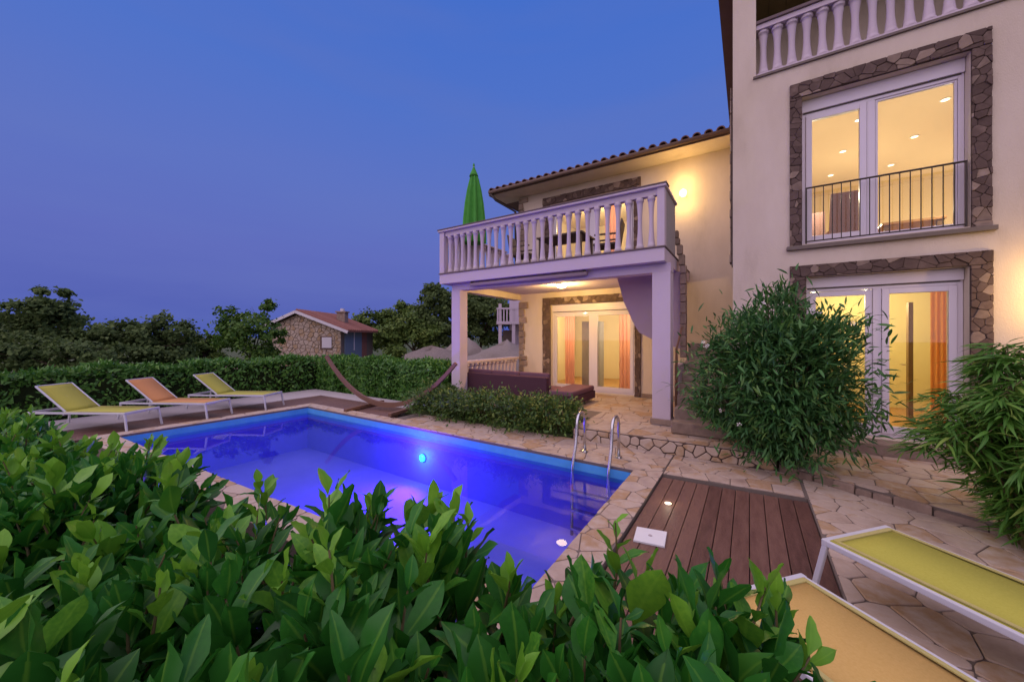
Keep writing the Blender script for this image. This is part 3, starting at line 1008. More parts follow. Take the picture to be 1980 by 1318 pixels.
def wall_lamp(name, x, y, z, label, watts):
    t = thing(name, label, 'wall lamp', (x, y, z), 'outdoor lamps on the house walls')
    MB().box(x - .06, x + .06, y - .02, y - .002, z - .08, z + .08).put('back_plate', M['white'], t, bevel=.006)
    MB().lathe([(.03, -.085), (.075, -.05), (.085, 0), (.075, .05), (.03, .085)], 14, (x, y - .10, z)).put('glass_shade', M['lampglow'], t, smooth=True)
    MB().tube([(x, y - .02, z), (x, y - .06, z)], .018, 8).put('arm', M['white'], t)
    for dz in (-.24, .24):
        lamp('bulb_light', t, (x, y - .34, z + dz), watts / 2, WARM, 0)
    return t


wall_lamp('wall_lamp', -1.28, WY - .002, 5.02, 'lit wall lamp on the cream wall right of the balcony', 24)
wall_lamp('wall_lamp', 3.02, TY - .002, 2.25, 'lit wall lamp on the tall wing right of the terrace door', 18)
t = thing('ceiling_lamp', 'round lit ceiling lamp under the balcony slab above the patio', 'ceiling lamp', (-3.75, 8.0, 2.94))
MB().lathe([(.13, -.004), (.13, -.03), (.10, -.075), (.04, -.095)], 18, (-3.75, 8.0, 2.948)).put('glass_shade', M['lampbright'], t, smooth=True)
MB().lathe([(.145, -.002), (.145, -.02)], 18, (-3.75, 8.0, 2.949)).put('base_ring', M['white'], t)
lamp('bulb_light', t, (-3.75, 8.0, 2.74), 115, WARM, 0)

# rooms: recessed ceiling spots (glowing lenses)
spot_g = 'recessed spots in the upper room ceiling'
SPOTS = [(2.79, 9.18, 'recessed ceiling spot nearest the window top, in the right light'), (1.71, 9.18, 'recessed ceiling spot behind the upper corner of the left sash'),
         (2.79, 10.55, 'recessed ceiling spot low in the right light, above the rail'), (1.71, 10.55, 'recessed ceiling spot in the middle of the left sash'),
         (2.79, 12.0, 'recessed ceiling spot deep in the room, just over the rail in the right light'), (1.71, 11.95, 'recessed ceiling spot deep in the room, just over the chair backs')]
for x, y, lb in SPOTS:
    t = thing('ceiling_spot', lb, 'ceiling spot', (x, y, 5.70), spot_g)
    MB().lathe([(.05, -.004), (.05, -.012)], 14, (x, y, 5.70)).put('lens', M['spotglow'], t)
    MB().lathe([(.07, -.002), (.068, -.009), (.055, -.010)], 16, (x, y, 5.70)).put('trim_ring', M['white'], t)
for x, y, z_, w_ in ((1.0, 8.8, 4.2, 36), (2.9, 8.8, 4.2, 36), (1.9, 10.9, 4.1, 62), (3.8, 12.0, 4.1, 60)):  # unseen points added mid-room, not at the spots, to light the ceiling evenly
    lamp('room_light', None, (x, y, z_), w_ * 1.1, (1.0, .83, .54), 0)
for x, y, w_ in ((1.0, 8.6, 40), (1.9, 9.6, 60)):
    lamp('room_light', None, (x, y, 2.3), w_ * 1.1, (1.0, .86, .48), 0)
for x, z_, w_ in ((-4.3, 2.2, 60), (-2.4, 2.2, 70), (-4.0, 5.1, 50), (-2.6, 5.1, 50)):
    lamp('room_light', None, (x, 10.9, z_), w_ * 1.2, (1.0, .84, .52), 0)

# pool lamps
t = thing('pool_lamp', 'glowing cyan underwater lamp in the long far pool wall', 'pool lamp', (-5.02, 4.77, -.52))
MB().lathe([(.07, 0), (.07, .02), (.045, .035)], 16, (0, 0, 0)).put('lens', M['poolglow'], t, smooth=True, org=Vector((0, 0, 0)))
o = t.children[0] if t.children else None
for ch in [c for c in COL.objects if c.parent == t]:
    ch.data.transform(Matrix.Translation(ORG[t.name]))       # built at the world origin: bring it to the lamp
    ch.rotation_euler = (R(90), 0, 0)
lamp('pool_light', t, (-5.02, 4.64, -.52), 150, (.26, .035, 1.0), 0, 'SPOT', 140, (-.05, -1, -.40), .9)
lamp('pool_light', t, (-5.02, 4.15, -.24), 105, (.20, .035, 1.0), 0)  # added fill point off the wall, spreads violet over the basin
lamp('pool_light', t, (-5.02, 4.60, -.50), 6.0, (.03, .75, 1.0), 0)  # added cyan point that makes the halo round the lens
t = thing('deck_spot', 'small lit round spot set into the wooden deck boards', 'deck light', (-.70, 4.06, -.022))
MB().lathe([(.032, 0), (.032, .004)], 14, (-.70, 4.06, -.022)).put('lens', M['spotglow'], t)
MB().lathe([(.045, -.002), (.045, .002), (.034, .003)], 16, (-.70, 4.06, -.022)).put('trim_ring', M['steel'], t)
lamp('deck_light', t, (-.70, 4.06, .05), .35, (1, .85, .6), 0)

# ================================================================ POOL SIDE THINGS
# ladder
t = thing('pool_ladder', 'steel pool ladder with two hooped rails by the patio step', 'pool ladder', (-1.78, 4.95, .01))
for x in (-2.03, -1.53):
    pts = [(x, 5.13, .0), (x, 5.13, .42)]
    for k in range(9):
        a = math.pi * k / 8
        pts.append((x, 4.985 + .145 * math.cos(a), .46 + .15 * math.sin(a)))
    pts += [(x, 4.80, .20), (x, 4.70, -.05), (x, 4.66, -.25), (x, 4.655, -1.0)]
    MB().tube(pts, .021, 10).put('rail', M['steel'], t, smooth=True)
    MB().lathe([(.05, 0), (.045, .02), (.026, .024)], 14, (x, 5.13, .012)).put('foot_flange', M['steel'], t)
for k in range(3):
    MB().box(-2.03, -1.53, 4.61, 4.69, -.42 - .25 * k, -.39 - .25 * k).put('tread', M['steel'], t, bevel=.006)

t = thing('skimmer_lid', 'pale square skimmer lid lying on the wooden deck', 'skimmer lid', (-.70, 3.30, -.02))
MB().prism([(-.845, 3.385), (-.815, 3.145), (-.575, 3.185), (-.60, 3.435)], -.020, -.004, inset=.004, cham=.003).put('lid_plate', M['white'], t)
MB().lathe([(.018, 0), (.015, .003)], 12, (-.71, 3.29, -.004)).put('finger_hole', M['concrete'], t)

# sun loungers: one builder, three fabrics, copies of the yellow one
def make_lounger(fabric, name='sun_lounger', back=38.0):
    L, W, zs = .92, .30, .33
    hx = -.26
    root = thing(name, '', 'sun lounger', (0, 0, 0), 'sun loungers round the pool')
    fr = MB()
    for s in (-1, 1):
        fr.bar((-L, s * W, zs), (L, s * W, zs), .028, .038)
    fr.bar((L, -W - .017, zs), (L, W + .017, zs), .035, .045)
    fr.bar((-L, -W - .017, zs), (-L, W + .017, zs), .035, .045)
    fr.bar((hx, -W, zs - .03), (hx, W, zs - .03), .03, .03)
    fr.put('frame', M['frame'], root, bevel=.006)
    for sx in (-1, 1):
        for s in (-1, 1):
            MB().bar((sx * (L - .0), s * W, zs - .02), (sx * (L + (.06 if sx > 0 else .05)), s * (W + .015), -.022 + .022), .034, .028).put('leg', M['frame'], root, bevel=.006)
    n = 8
    g = MB()
    for i in range(n + 1):
        x = hx + (L - .02 - hx) * i / n
        sag = .018 * math.sin(math.pi * i / n)
        for s in (-1, 0, 1):
            g.v.append((x, s * (W - .012), zs + .024 - sag * (1 - .5 * abs(s))))
    for i in range(n):
        for j in range(2):
            g.f.append((i * 3 + j, (i + 1) * 3 + j, (i + 1) * 3 + j + 1, i * 3 + j + 1))
    hm = MB()
    for s in (-1, 1):
        hm.box(hx + .01, L - .03, s * (W - .035) - .012, s * (W - .035) + .012, zs + .0225, zs + .029)
    hm.box(L - .055, L - .025, -W + .03, W - .03, zs + .0225, zs + .030)
    hm.put('hem', M['hem'], root)
    o = g.put('seat', fabric, root, smooth=True)
    sm = o.modifiers.new('thick', 'SOLIDIFY'); sm.thickness = .012
    ca, sa = math.cos(R(back)), math.sin(R(back))
    bl = .74
    g = MB()
    for i in range(n + 1):
        t_ = bl * i / n
        sag = .02 * math.sin(math.pi * i / n)
        for s in (-1, 0, 1):
            g.v.append((hx - t_ * ca - sag * sa * (1 - abs(s) * .6), s * (W - .035), zs + .028 + t_ * sa - sag * ca * (1 - abs(s) * .6)))
    for i in range(n):
        for j in range(2):
            g.f.append((i * 3 + j, i * 3 + j + 1, (i + 1) * 3 + j + 1, (i + 1) * 3 + j))
    o = g.put('backrest', fabric, root, smooth=True)
    sm = o.modifiers.new('thick', 'SOLIDIFY'); sm.thickness = .012
    bf = MB()
    for s in (-1, 1):
        bf.bar((hx, s * (W - .035), zs + .02), (hx - bl * ca, s * (W - .035), zs + .02 + bl * sa), .022, .026)
    bf.bar((hx - bl * ca, -W + .03, zs + .02 + bl * sa), (hx - bl * ca, W - .03, zs + .02 + bl * sa), .024, .026)
    bf.put('back_frame', M['frame'], root, bevel=.004)
    MB().bar((hx - .42 * ca, 0, zs + .42 * sa), (hx - .40, 0, zs - .02), .03, .016).put('prop_stay', M['frame'], root)
    return root


LG = 'sun loungers round the pool'
l_y = make_lounger(M['yellow'])
l_o = make_lounger(M['orange'])
l_a = make_lounger(M['amber'])
l_y.location = (-10.38, 1.58, -.022); l_y.rotation_euler = (0, 0, R(30))
l_y['label'] = 'yellow-green sun lounger with raised back beside the pale pool corner'
copy_tree(l_y, (-10.50, 3.89, -.022), R(30), 'yellow-green sun lounger between the orange lounger and the hammock stand')
copy_tree(l_y, (1.32, 2.80, .004), R(139), 'yellow-green sun lounger lying over the crazy paving by the wooden deck')
l_o.location = (-10.36, 2.74, -.022); l_o.rotation_euler = (0, 0, R(30))
l_o['label'] = 'orange sun lounger standing between two yellow-green loungers'
l_a.location = (.75, 1.80, .004); l_a.rotation_euler = (0, 0, R(139))
l_a['label'] = 'amber-orange sun lounger half behind the laurel leaves by the wooden deck'

# hammock stand: a bowed beam on two cross feet
t = thing('hammock_stand', 'empty bowed wooden hammock stand at the far pool corner', 'hammock stand', (-7.2, 5.7, -.02))
A, Bp = Vector((-9.0, 5.28, 1.20)), Vector((-5.32, 6.02, 1.12))
ax = (Bp - A); ax.z = 0; ax.normalize()
pts = []
for i in range(17):
    s = i / 16
    p = A.lerp(Bp, s)
    u = abs(2 * s - 1)
    p.z = .10 + (p.z - .10) * (u ** 2.1)
    pts.append(p)
bm_ = MB()
side = Vector((-ax.y, ax.x, 0)) * .035
for i, p in enumerate(pts):
    d = (pts[min(i + 1, 16)] - pts[max(i - 1, 0)]).normalized()
    upv = d.cross(side.normalized()) * -1
    h = .055 * (1 - .35 * abs(i / 8 - 1))
    for a_, b_ in ((-1, -1), (1, -1), (1, 1), (-1, 1)):
        bm_.v.append(tuple(p + side * a_ + upv * h * b_))
for i in range(16):
    for j in range(4):
        bm_.f.append((i * 4 + j, i * 4 + (j + 1) % 4, (i + 1) * 4 + (j + 1) % 4, (i + 1) * 4 + j))
bm_.f += [(3, 2, 1, 0), (64, 65, 66, 67)]
bm_.put('bowed_beam', M['wood'], t)
mid = (A + Bp) / 2
for s in (-.62, .62):
    c = Vector((mid.x + ax.x * s, mid.y + ax.y * s, .03))
    sd = Vector((-ax.y, ax.x, 0))
    MB().bar(c - sd * .62, c + sd * .62, .09, .075).put('cross_foot', M['wood'], t, bevel=.008)
for e, s in ((A, 1), (Bp, -1)):
    MB().tube([e + ax * s * .05 + Vector((0, 0, -.05)), e + ax * s * .13 + Vector((0, 0, -.12))], .01, 6).put('hook', M['steel'], t)

# sofa on the patio, its back to the pool
t = thing('outdoor_sofa', 'long plum coloured outdoor sofa with its back to the pool', 'sofa', (-4.6, 7.3, .2))
MB().quadbox([(-5.95, 6.98, .28), (-3.62, 6.98, .28), (-3.62, 7.10, .28), (-5.95, 7.10, .28), (-5.95, 6.96, .82), (-3.62, 6.96, .82), (-3.62, 7.10, .82), (-5.95, 7.10, .82)]).put('backrest', M['plum'], t, bevel=.02)
MB().box(-5.95, -3.62, 7.103, 7.80, .27, .44).put('seat_base', M['plum'], t, bevel=.015)
MB().box(-3.617, -3.02, 6.98, 8.30, .27, .44).put('chaise_base', M['plum'], t, bevel=.015)
for i in range(3):
    x0 = -5.92 + i * .765
    MB().box(x0, x0 + .755, 7.20, 7.79, .443, .55).put('seat_cushion', M['plumcushion'], t, bevel=.035)
    MB().quadbox([(x0, 7.105, .552), (x0 + .755, 7.105, .552), (x0 + .755, 7.26, .552), (x0, 7.26, .552), (x0, 7.06 + .045, .90), (x0 + .755, 7.105, .90), (x0 + .755, 7.20, .90), (x0, 7.20, .90)]).put('back_cushion', M['plumcushion'], t, bevel=.03)
MB().box(-3.60, -3.03, 7.0, 8.27, .443, .56).put('seat_cushion', M['plumcushion'], t, bevel=.035)
for x in (-5.9, -4.7, -3.68, -3.08):
    for y in (7.02, 7.74):
        MB().box(x - .03, x + .03, y - .03, y + .03, .203, .275).put('leg', M['darkwicker'], t)

# added dark tube, stands in for the shadow band under the slab edge
t = thing('shadow_band_tube', 'dark tube added as the shadow band under the front edge of the balcony', 'shadow band', (-4.2, 6.56, 2.94))
MB().tube([(-5.35, 6.555, 2.885), (-2.55, 6.555, 2.885)], .045, 12).put('shade_tube', M['stairmauve'], t, smooth=True)
for x in (-5.3, -2.6):
    MB().box(x - .02, x + .02, 6.52, 6.60, 2.88, 2.948).put('bracket', M['iron'], t)

# low balustrade along the open side of the patio
t = thing('patio_balustrade', 'low pale balustrade closing the far side of the patio', 'balustrade', (-5.87, 8.1, .2))
MB().box(-5.96, -5.78, 6.93, 9.37, 1.03, 1.10).put('top_rail', M['trimwhite'], t, bevel=.01)
MB().box(-5.95, -5.79, 6.93, 9.37, .203, .26).put('bottom_rail', M['trimwhite'], t)
for i in range(13):
    put_mesh('baluster', bal_me, t, (-5.87, 7.02 + i * .185, .26), scale=(1, 1, .987))

# closed parasol, table and chairs on the balcony
t = thing('parasol', 'closed bright green parasol on the balcony', 'parasol', (-5.80, 7.25, 3.2))
MB().tube([(-5.80, 7.25, 3.25), (-5.815, 7.25, 6.0)], .022, 8).put('pole', M['frame'], t)
MB().lathe([(.24, 0), (.24, .05), (.05, .07), (.03, .2)], 16, (-5.80, 7.25, 3.202)).put('base', M['concrete'], t)
lob = MB().lathe([(.255, 0), (.25, .25), (.235, .6), (.20, 1.0), (.15, 1.35), (.095, 1.62), (.07, 1.68)], 48, (-5.80, 7.25, 4.05), lobes=8, amp=.2)
lob.put('canopy', M['parasol'], t)
MB().lathe([(.115, 0), (.10, .05), (.055, .15), (.02, .24), (.028, .27), (.02, .31), (.004, .34)], 16, (-5.815, 7.25, 5.72)).put('cap', M['parasol'], t, smooth=True)


def wicker_chair(x, y, z, rz, label, cat='chair', group='dark chairs on the balcony'):
    t = thing('balcony_chair', label, cat, (0, 0, 0), group)
    MB().box(-.25, .25, -.25, .25, .40, .45).put('seat', M['darkwicker'], t, bevel=.012)
    MB().quadbox([(-.25, .23, .45), (.25, .23, .45), (.25, .27, .45), (-.25, .27, .45), (-.25, .32, .92), (.25, .32, .92), (.25, .35, .92), (-.25, .35, .92)]).put('backrest', M['darkwicker'], t, bevel=.01)
    for sx in (-1, 1):
        for sy in (-1, 1):
            MB().bar((sx * .22, sy * .22, 0), (sx * .22, sy * .22, .40), .035, .035).put('leg', M['darkwicker'], t)
        MB().bar((sx * .25, -.22, .62), (sx * .25, .25, .62), .04, .03).put('armrest', M['darkwicker'], t)
    t.location = (x, y, z); t.rotation_euler = (0, 0, rz)
    return t


wicker_chair(-4.55, 7.6, 3.2, R(100), 'dark wicker chair on the balcony, on the parasol side of the table')
wicker_chair(-2.55, 7.7, 3.2, R(-80), 'dark wicker chair on the balcony nearest the solid end post')
t = thing('balcony_table', 'dark wicker table seen between the balcony balusters', 'table', (-3.5, 7.7, 3.2))
MB().box(-4.05, -2.95, 7.3, 8.1, 3.90, 3.94).put('tabletop', M['darkwicker'], t, bevel=.008)
for x in (-3.98, -3.02):
    for y in (7.37, 8.03):
        MB().box(x - .03, x + .03, y - .03, y + .03, 3.203, 3.90).put('leg', M['darkwicker'], t)

# furniture seen through the panes
def dining_chair(x, y, z, rz, label):
    t = thing('dining_chair', label, 'chair', (0, 0, 0), 'mauve dining chairs in the upper room')
    MB().box(-.20, .20, -.20, .20, .42, .50).put('seat', M['chair'], t, bevel=.02)
    MB().quadbox([(-.19, -.24, .42), (.19, -.24, .42), (.19, -.18, .42), (-.19, -.18, .42), (-.18, -.30, 1.10), (.18, -.30, 1.10), (.18, -.25, 1.10), (-.18, -.25, 1.10)]).put('backrest', M['chair'], t, bevel=.02)
    for sx in (-1, 1):
        for sy in (-1, 1):
            MB().bar((sx * .17, sy * .17, 0), (sx * .17, sy * .17, .42), .04, .04).put('leg', M['darkwood'], t)
    t.location = (x, y, z); t.rotation_euler = (0, 0, rz)


dining_chair(1.33, 8.48, 3.02, R(4), 'mauve upholstered dining chair, its tall back to the left sash')
dining_chair(1.10, 9.55, 3.02, R(-8), 'mauve upholstered dining chair lower and deeper, at the left window edge')
dining_chair(1.95, 9.2, 3.02, R(-70), 'mauve dining chair seen edge-on just right of the window mullion')
dining_chair(3.15, 10.2, 3.02, R(100), 'mauve dining chair in the far corner of the right window light')
t = thing('dining_table', 'wooden dining table behind the rail of the upper window', 'table', (2.45, 10.0, 3.02))
MB().box(2.05, 2.85, 9.3, 10.7, 3.72, 3.77).put('tabletop', M['roomfloor'], t, bevel=.01)
for x in (2.12, 2.78):
    for y in (9.37, 10.63):
        MB().box(x - .035, x + .035, y - .035, y + .035, 3.022, 3.72).put('leg', M['darkwood'], t)


def curtain(name, x0, x1, y, z0, z1, m, label, folds=6, amp=.03):
    b = MB()
    n = folds * 6
    for i in range(n + 1):
        x = x0 + (x1 - x0) * i / n
        yy = y + amp * math.sin(2 * math.pi * folds * i / n)
        b.v += [(x, yy, z0), (x, yy, z1)]
    for i in range(n):
        b.f.append((2 * i, 2 * i + 2, 2 * i + 3, 2 * i + 1))
    o = b.put(name, m, None, smooth=True, org=Vector(((x0 + x1) / 2, y, z0)))
    tag(o, label, 'curtain', 'curtains inside the glass doors')


curtain('curtain', 2.20, 2.42, 7.72, .26, 2.6, M['curtain'], 'bright orange curtain inside the terrace door of the tall wing', 4)
curtain('curtain', -4.55, -4.25, 9.95, .22, 2.6, M['pinkcurtain'], 'salmon curtain inside the left leaf of the patio door', 4)
curtain('curtain', -2.95, -2.45, 9.95, .22, 2.6, M['pinkcurtain'], 'pale pink curtain inside the right leaf of the patio door', 5)
curtain('curtain', -3.35, -3.0, 9.95, 3.22, 5.5, M['pinkcurtain'], 'pink curtain inside the balcony door, behind the balusters', 4)
t = thing('interior_door', 'dark narrow edge of an open inner door behind the terrace door', 'door', (2.35, 9.3, .22))
MB().box(2.36, 2.42, 9.2, 9.32, .225, 2.30).put('door_leaf', M['darkwood'], t, bevel=.004)
MB().tube([(2.34, 9.26, 1.2), (2.30, 9.26, 1.2), (2.30, 9.38, 1.2)], .01, 6).put('handle', M['steel'], t)
o = MB().box(-3.4, -2.85, 10.1, 10.6, .195, .215).put('floor_mat', M['rug'], None, bevel=.006, org=Vector((-3.1, 10.3, .195)))
tag(o, 'brown floor mat just inside the patio door', 'mat')
t = thing('tall_cabinet', 'grey tall cabinet behind the left patio door pane', 'cabinet', (-3.95, 10.6, .19))
MB().box(-4.25, -3.70, 10.5, 10.9, .195, 2.15).put('carcass', M['dullgrey'], t, bevel=.006)
for i in range(2):
    MB().box(-4.24 + i * .27, -3.98 + i * .27, 10.478, 10.497, .22, 2.12).put('door', M['dullgrey'], t, bevel=.004)

# ================================================================ BEHIND THE GARDEN
def cam_at(px, dist, z):
    """ground plan point that lies dist metres deep along the view at photograph column px"""
    lat = (px - 990) / 710.3 * dist
    p = CF * dist + CR * lat
    return (float(p[0]), float(p[1]), z)


# ---- stone hut
HD = 20.0
lat0 = (528 - 990) / 710.3 * HD
hut = thing('stone_hut', 'small rubble stone hut with red tiled gable roof behind the hedge', 'hut', cam_at(600, HD, -.16))


def HL(u, v, w):
    """hut coordinates: u along the gable, v into the hut, w up"""
    p = CF * (HD + v) + CR * u
    return (p[0], p[1], w)


U0, U1, UR = -13.1, -9.3, -11.62
VE = 4.55
we0, wr, we1 = 2.30, 2.98, 2.06
gable = [(U0, -.16), (U1, -.16), (U1, we1), (UR, wr), (U0, we0)]
hw = MB().prism(gable, 0, .3, lambda u, v, w: HL(u, w, v))
hw.prism([(.302, -.16), (VE, -.16), (VE, we1), (.302, we1)], 0, .25, lambda u, v, w: HL(U1 - w, u, v))
hw.prism([(.302, -.16), (VE, -.16), (VE, we0), (.302, we0)], 0, .25, lambda u, v, w: HL(U0 + w, u, v))
hwall = hw.put('wall', M['mortar'], hut)
stones('stone', [(U0 + .02, -.1), (U1 - .02, -.1), (U1 - .02, we1 - .02), (UR, wr - .05), (U0 + .02, we0 - .02)], .21, .022, M['flagpale'], hwall, lambda u, v, w: HL(u, -w, v), (0, .03), 51, cham=.012, uneven=.012)
rt = MB()
for (ua, wa, ub, wb_) in ((UR, wr + .06, U1 + .48, we1 - .12), (U0 - .35, we0 - .11, UR, wr + .06)):
    n0 = len(rt.v)
    rt.v += [HL(ua, -.30, wa), HL(ub, -.30, wb_), HL(ub, VE + .2, wb_), HL(ua, VE + .2, wa), HL(ua, -.30, wa + .08), HL(ub, -.30, wb_ + .08), HL(ub, VE + .2, wb_ + .08), HL(ua, VE + .2, wa + .08)]
    rt.f += [tuple(n0 + i for i in q) for q in ((3, 2, 1, 0), (4, 5, 6, 7), (0, 1, 5, 4), (1, 2, 6, 5), (2, 3, 7, 6), (3, 0, 4, 7))]
hroof = rt.put('roof', M['redtile'], hut)
vb = MB()
for (ua, wa, ub, wb_) in ((UR, wr + .05, U1 + .50, we1 - .13), (U0 - .37, we0 - .12, UR, wr + .05)):
    vb.bar(HL(ua, -.32, wa), HL(ub, -.32, wb_), .05, .15)
vb.put('verge_board', M['hutpanel'], hroof)
for k in range(18):
    v_ = -.2 + k * .27
    MB().tube([HL(UR, v_, wr + .16), HL(U1 + .5, v_, we1 - .03)], .075, 6).put('tile_course', M['redtile'], hroof)
ch = MB()
for s0, s1, w0, w1 in ((-.24, .24, 2.3, 3.12), (-.30, .30, 3.12, 3.20)):
    ch.quadbox([HL(-10.15 + s0, 2.0 + s0, w0), HL(-10.15 + s1, 2.0 + s0, w0), HL(-10.15 + s1, 2.0 + s1, w0), HL(-10.15 + s0, 2.0 + s1, w0),
                HL(-10.15 + s0, 2.0 + s0, w1), HL(-10.15 + s1, 2.0 + s0, w1), HL(-10.15 + s1, 2.0 + s1, w1), HL(-10.15 + s0, 2.0 + s1, w1)])
chim = ch.put('chimney', M['stone'], hroof)
MB().tube([HL(-10.15, 2.0, 3.2), HL(-10.15, 2.0, 3.36)], .12, 10).put('chimney_pot', M['hutpanel'], chim)
fr = MB().prism([(-10.42, 1.0), (-9.78, 1.0), (-9.78, 1.72), (-10.42, 1.72)], .032, .075, lambda u, v, w: HL(u, -w, v)).put('window', M['fascia'], hut)
MB().prism([(-10.30, 1.08), (-9.78, 1.08), (-9.78, 1.66), (-10.30, 1.66)], .08, .10, lambda u, v, w: HL(u, -w, v)).put('shutter', M['hutpanel'], fr)
sd_ = MB().prism([(.35, -.1), (2.6, -.1), (2.6, 1.95), (.35, 1.95)], .005, .06, lambda u, v, w: HL(U1 + w, u, v)).put('door', M['blue'], hut)
MB().prism([(1.45, .9), (1.53, .9), (1.53, 1.93), (1.45, 1.93)], .062, .085, lambda u, v, w: HL(U1 + w, u, v)).put('door_batten', M['hutpanel'], sd_)
MB().prism([(2.62, -.1), (3.4, -.1), (3.4, 1.95), (2.62, 1.95)], .005, .05, lambda u, v, w: HL(U1 + w, u, v)).put('side_board', M['redtile'], hut)
gw = MB().quadbox([cam_at(420, 17.2, -.16), cam_at(560, 17.0, -.16), cam_at(560, 17.25, -.16), cam_at(420, 17.45, -.16), cam_at(420, 17.2, .52), cam_at(560, 17.0, .30), cam_at(560, 17.25, .30), cam_at(420, 17.45, .52)]).put('garden_wall', M['mortar'], None, org=Vector(cam_at(490, 17.1, -.16)))
tag(gw, 'low pale stone garden wall in front of the stone hut', 'wall')

# ---- pale heaps beyond the patio
def heap(pxa, pxb, dist, h, label, seed):
    rnd = random.Random(seed)
    a, c = Vector(cam_at(pxa, dist, -.16)), Vector(cam_at(pxb, dist, -.16))
    m_ = (a + c) / 2
    r = (c - a).length / 2
    b = MB()
    n, k = 26, 9
    for i in range(k):
        t_ = i / (k - 1)
        for j in range(n):
            an = 2 * math.pi * j / n
            rr = r * (1 - t_) ** .75 * (1 + rnd.uniform(-.09, .09) + .10 * math.sin(3 * an + seed))
            b.v.append((m_.x + rr * math.cos(an), m_.y + rr * math.sin(an), -.17 + h * (t_ ** .8) * (1 + .10 * math.sin(2 * an + seed)) + rnd.uniform(-.06, .06) * (0 < i)))
    for i in range(k - 1):
        for j in range(n):
            b.f.append((i * n + j, i * n + (j + 1) % n, (i + 1) * n + (j + 1) % n, (i + 1) * n + j))
    o = b.put('gravel_heap', M['gravel'], None, smooth=True, org=Vector((m_.x, m_.y, -.16)))
    tag(o, label, 'gravel heap', 'pale gravel heaps beyond the patio')


heap(740, 930, 22, 1.2, 'long pale gravel heap between the hedge and the slim column', 1)
heap(835, 960, 24, 1.75, 'pale gravel heap seen just right of the slim column, under the balcony', 2)
heap(880, 1080, 21, 1.55, 'pale gravel heap under the little far balcony, beside its posts', 3)

# ---- little porch of the next house, seen under the balcony
nh = thing('neighbour_house', 'plain far house with a small balcony on posts, seen through the patio', 'house', cam_at(1000, 23, -.16))


def NHp(px, d, z):
    return cam_at(px, d, z)


def nbox(pa, pb, d0, d1, z0, z1):
    return MB().quadbox([NHp(pa, d0, z0), NHp(pb, d0, z0), NHp(pb, d1, z0), NHp(pa, d1, z0), NHp(pa, d0, z1), NHp(pb, d0, z1), NHp(pb, d1, z1), NHp(pa, d1, z1)])


nbox(985, 1110, 23.6, 30, -.16, 5.0).put('wall', M['trimwhite'], nh)
nbox(960, 1050, 22.3, 23.59, 2.45, 2.62).put('balcony_slab', M['trimwhite'], nh)
for px_ in (967, 993):
    nbox(px_ - 3.2, px_ + 3.2, 22.35, 22.55, -.16, 2.445).put('post', M['trimwhite'], nh)
    nbox(px_ - 3.0, px_ + 3.0, 22.35, 22.5, 2.625, 3.7).put('post', M['trimwhite'], nh)
nbox(960, 1050, 22.3, 22.42, 3.35, 3.45).put('balcony_rail', M['trimwhite'], nh)
for i in range(10):
    nbox(961 + i * 6, 963.5 + i * 6, 22.32, 22.40, 2.623, 3.348).put('baluster', M['trimwhite'], nh)
nbox(972, 989, 23.5, 23.59, .2, 2.1).put('window', M['darkwicker'], nh)

# ================================================================ PLANTS
def clump_crown(centres, radii, n_clump, n_leaf, rngl, flat=.8, shell=.55, spread=.22):
    """leaf points gathered in clumps that lie through the ellipsoids, denser near their skins"""
    P, N = [], []
    vol = np.array([r[0] * r[1] * r[2] for r in radii]); vol = vol / vol.sum()
    for c, r, w in zip(centres, radii, vol):
        k = max(3, int(n_clump * w))
        d = unit(rngl.normal(size=(k, 3)))
        rad = shell + (1 - shell) * rngl.random(k) ** .6
        cc = np.array(c) + d * rad[:, None] * np.array(r)
        per = max(4, int(n_leaf * w / k))
        size = spread * (np.array(r).mean()) * (.6 + .8 * rngl.random(k))
        q = np.repeat(cc, per, 0) + rngl.normal(size=(k * per, 3)) * np.repeat(size, per)[:, None] * np.array([1, 1, .7])
        P.append(q)
        N.append(np.repeat(d, per, 0) + rngl.normal(size=(k * per, 3)) * .7 + np.array([0, 0, .5]))
    return np.concatenate(P), unit(np.concatenate(N))


quad_leaf = (np.array([[-.5, .0, 0], [.0, -.15, .05], [.5, .0, 0], [0, 1.0, -.12]]) * np.array([.55, 1, 1]), np.array([[0, 1, 2, 3]]), np.array([[0, .3], [.5, 0], [1, .3], [.5, 1]]))
spray = (np.array([[-.30, 0, 0], [.30, 0, .0], [.42, .5, .06], [.12, 1.0, -.1], [-.12, 1.0, -.1], [-.42, .5, .06]]), np.array([[0, 1, 2, 5], [5, 2, 3, 4]]), np.array([[0, 0], [1, 0], [1, .5], [.6, 1], [.4, 1], [0, .5]]))


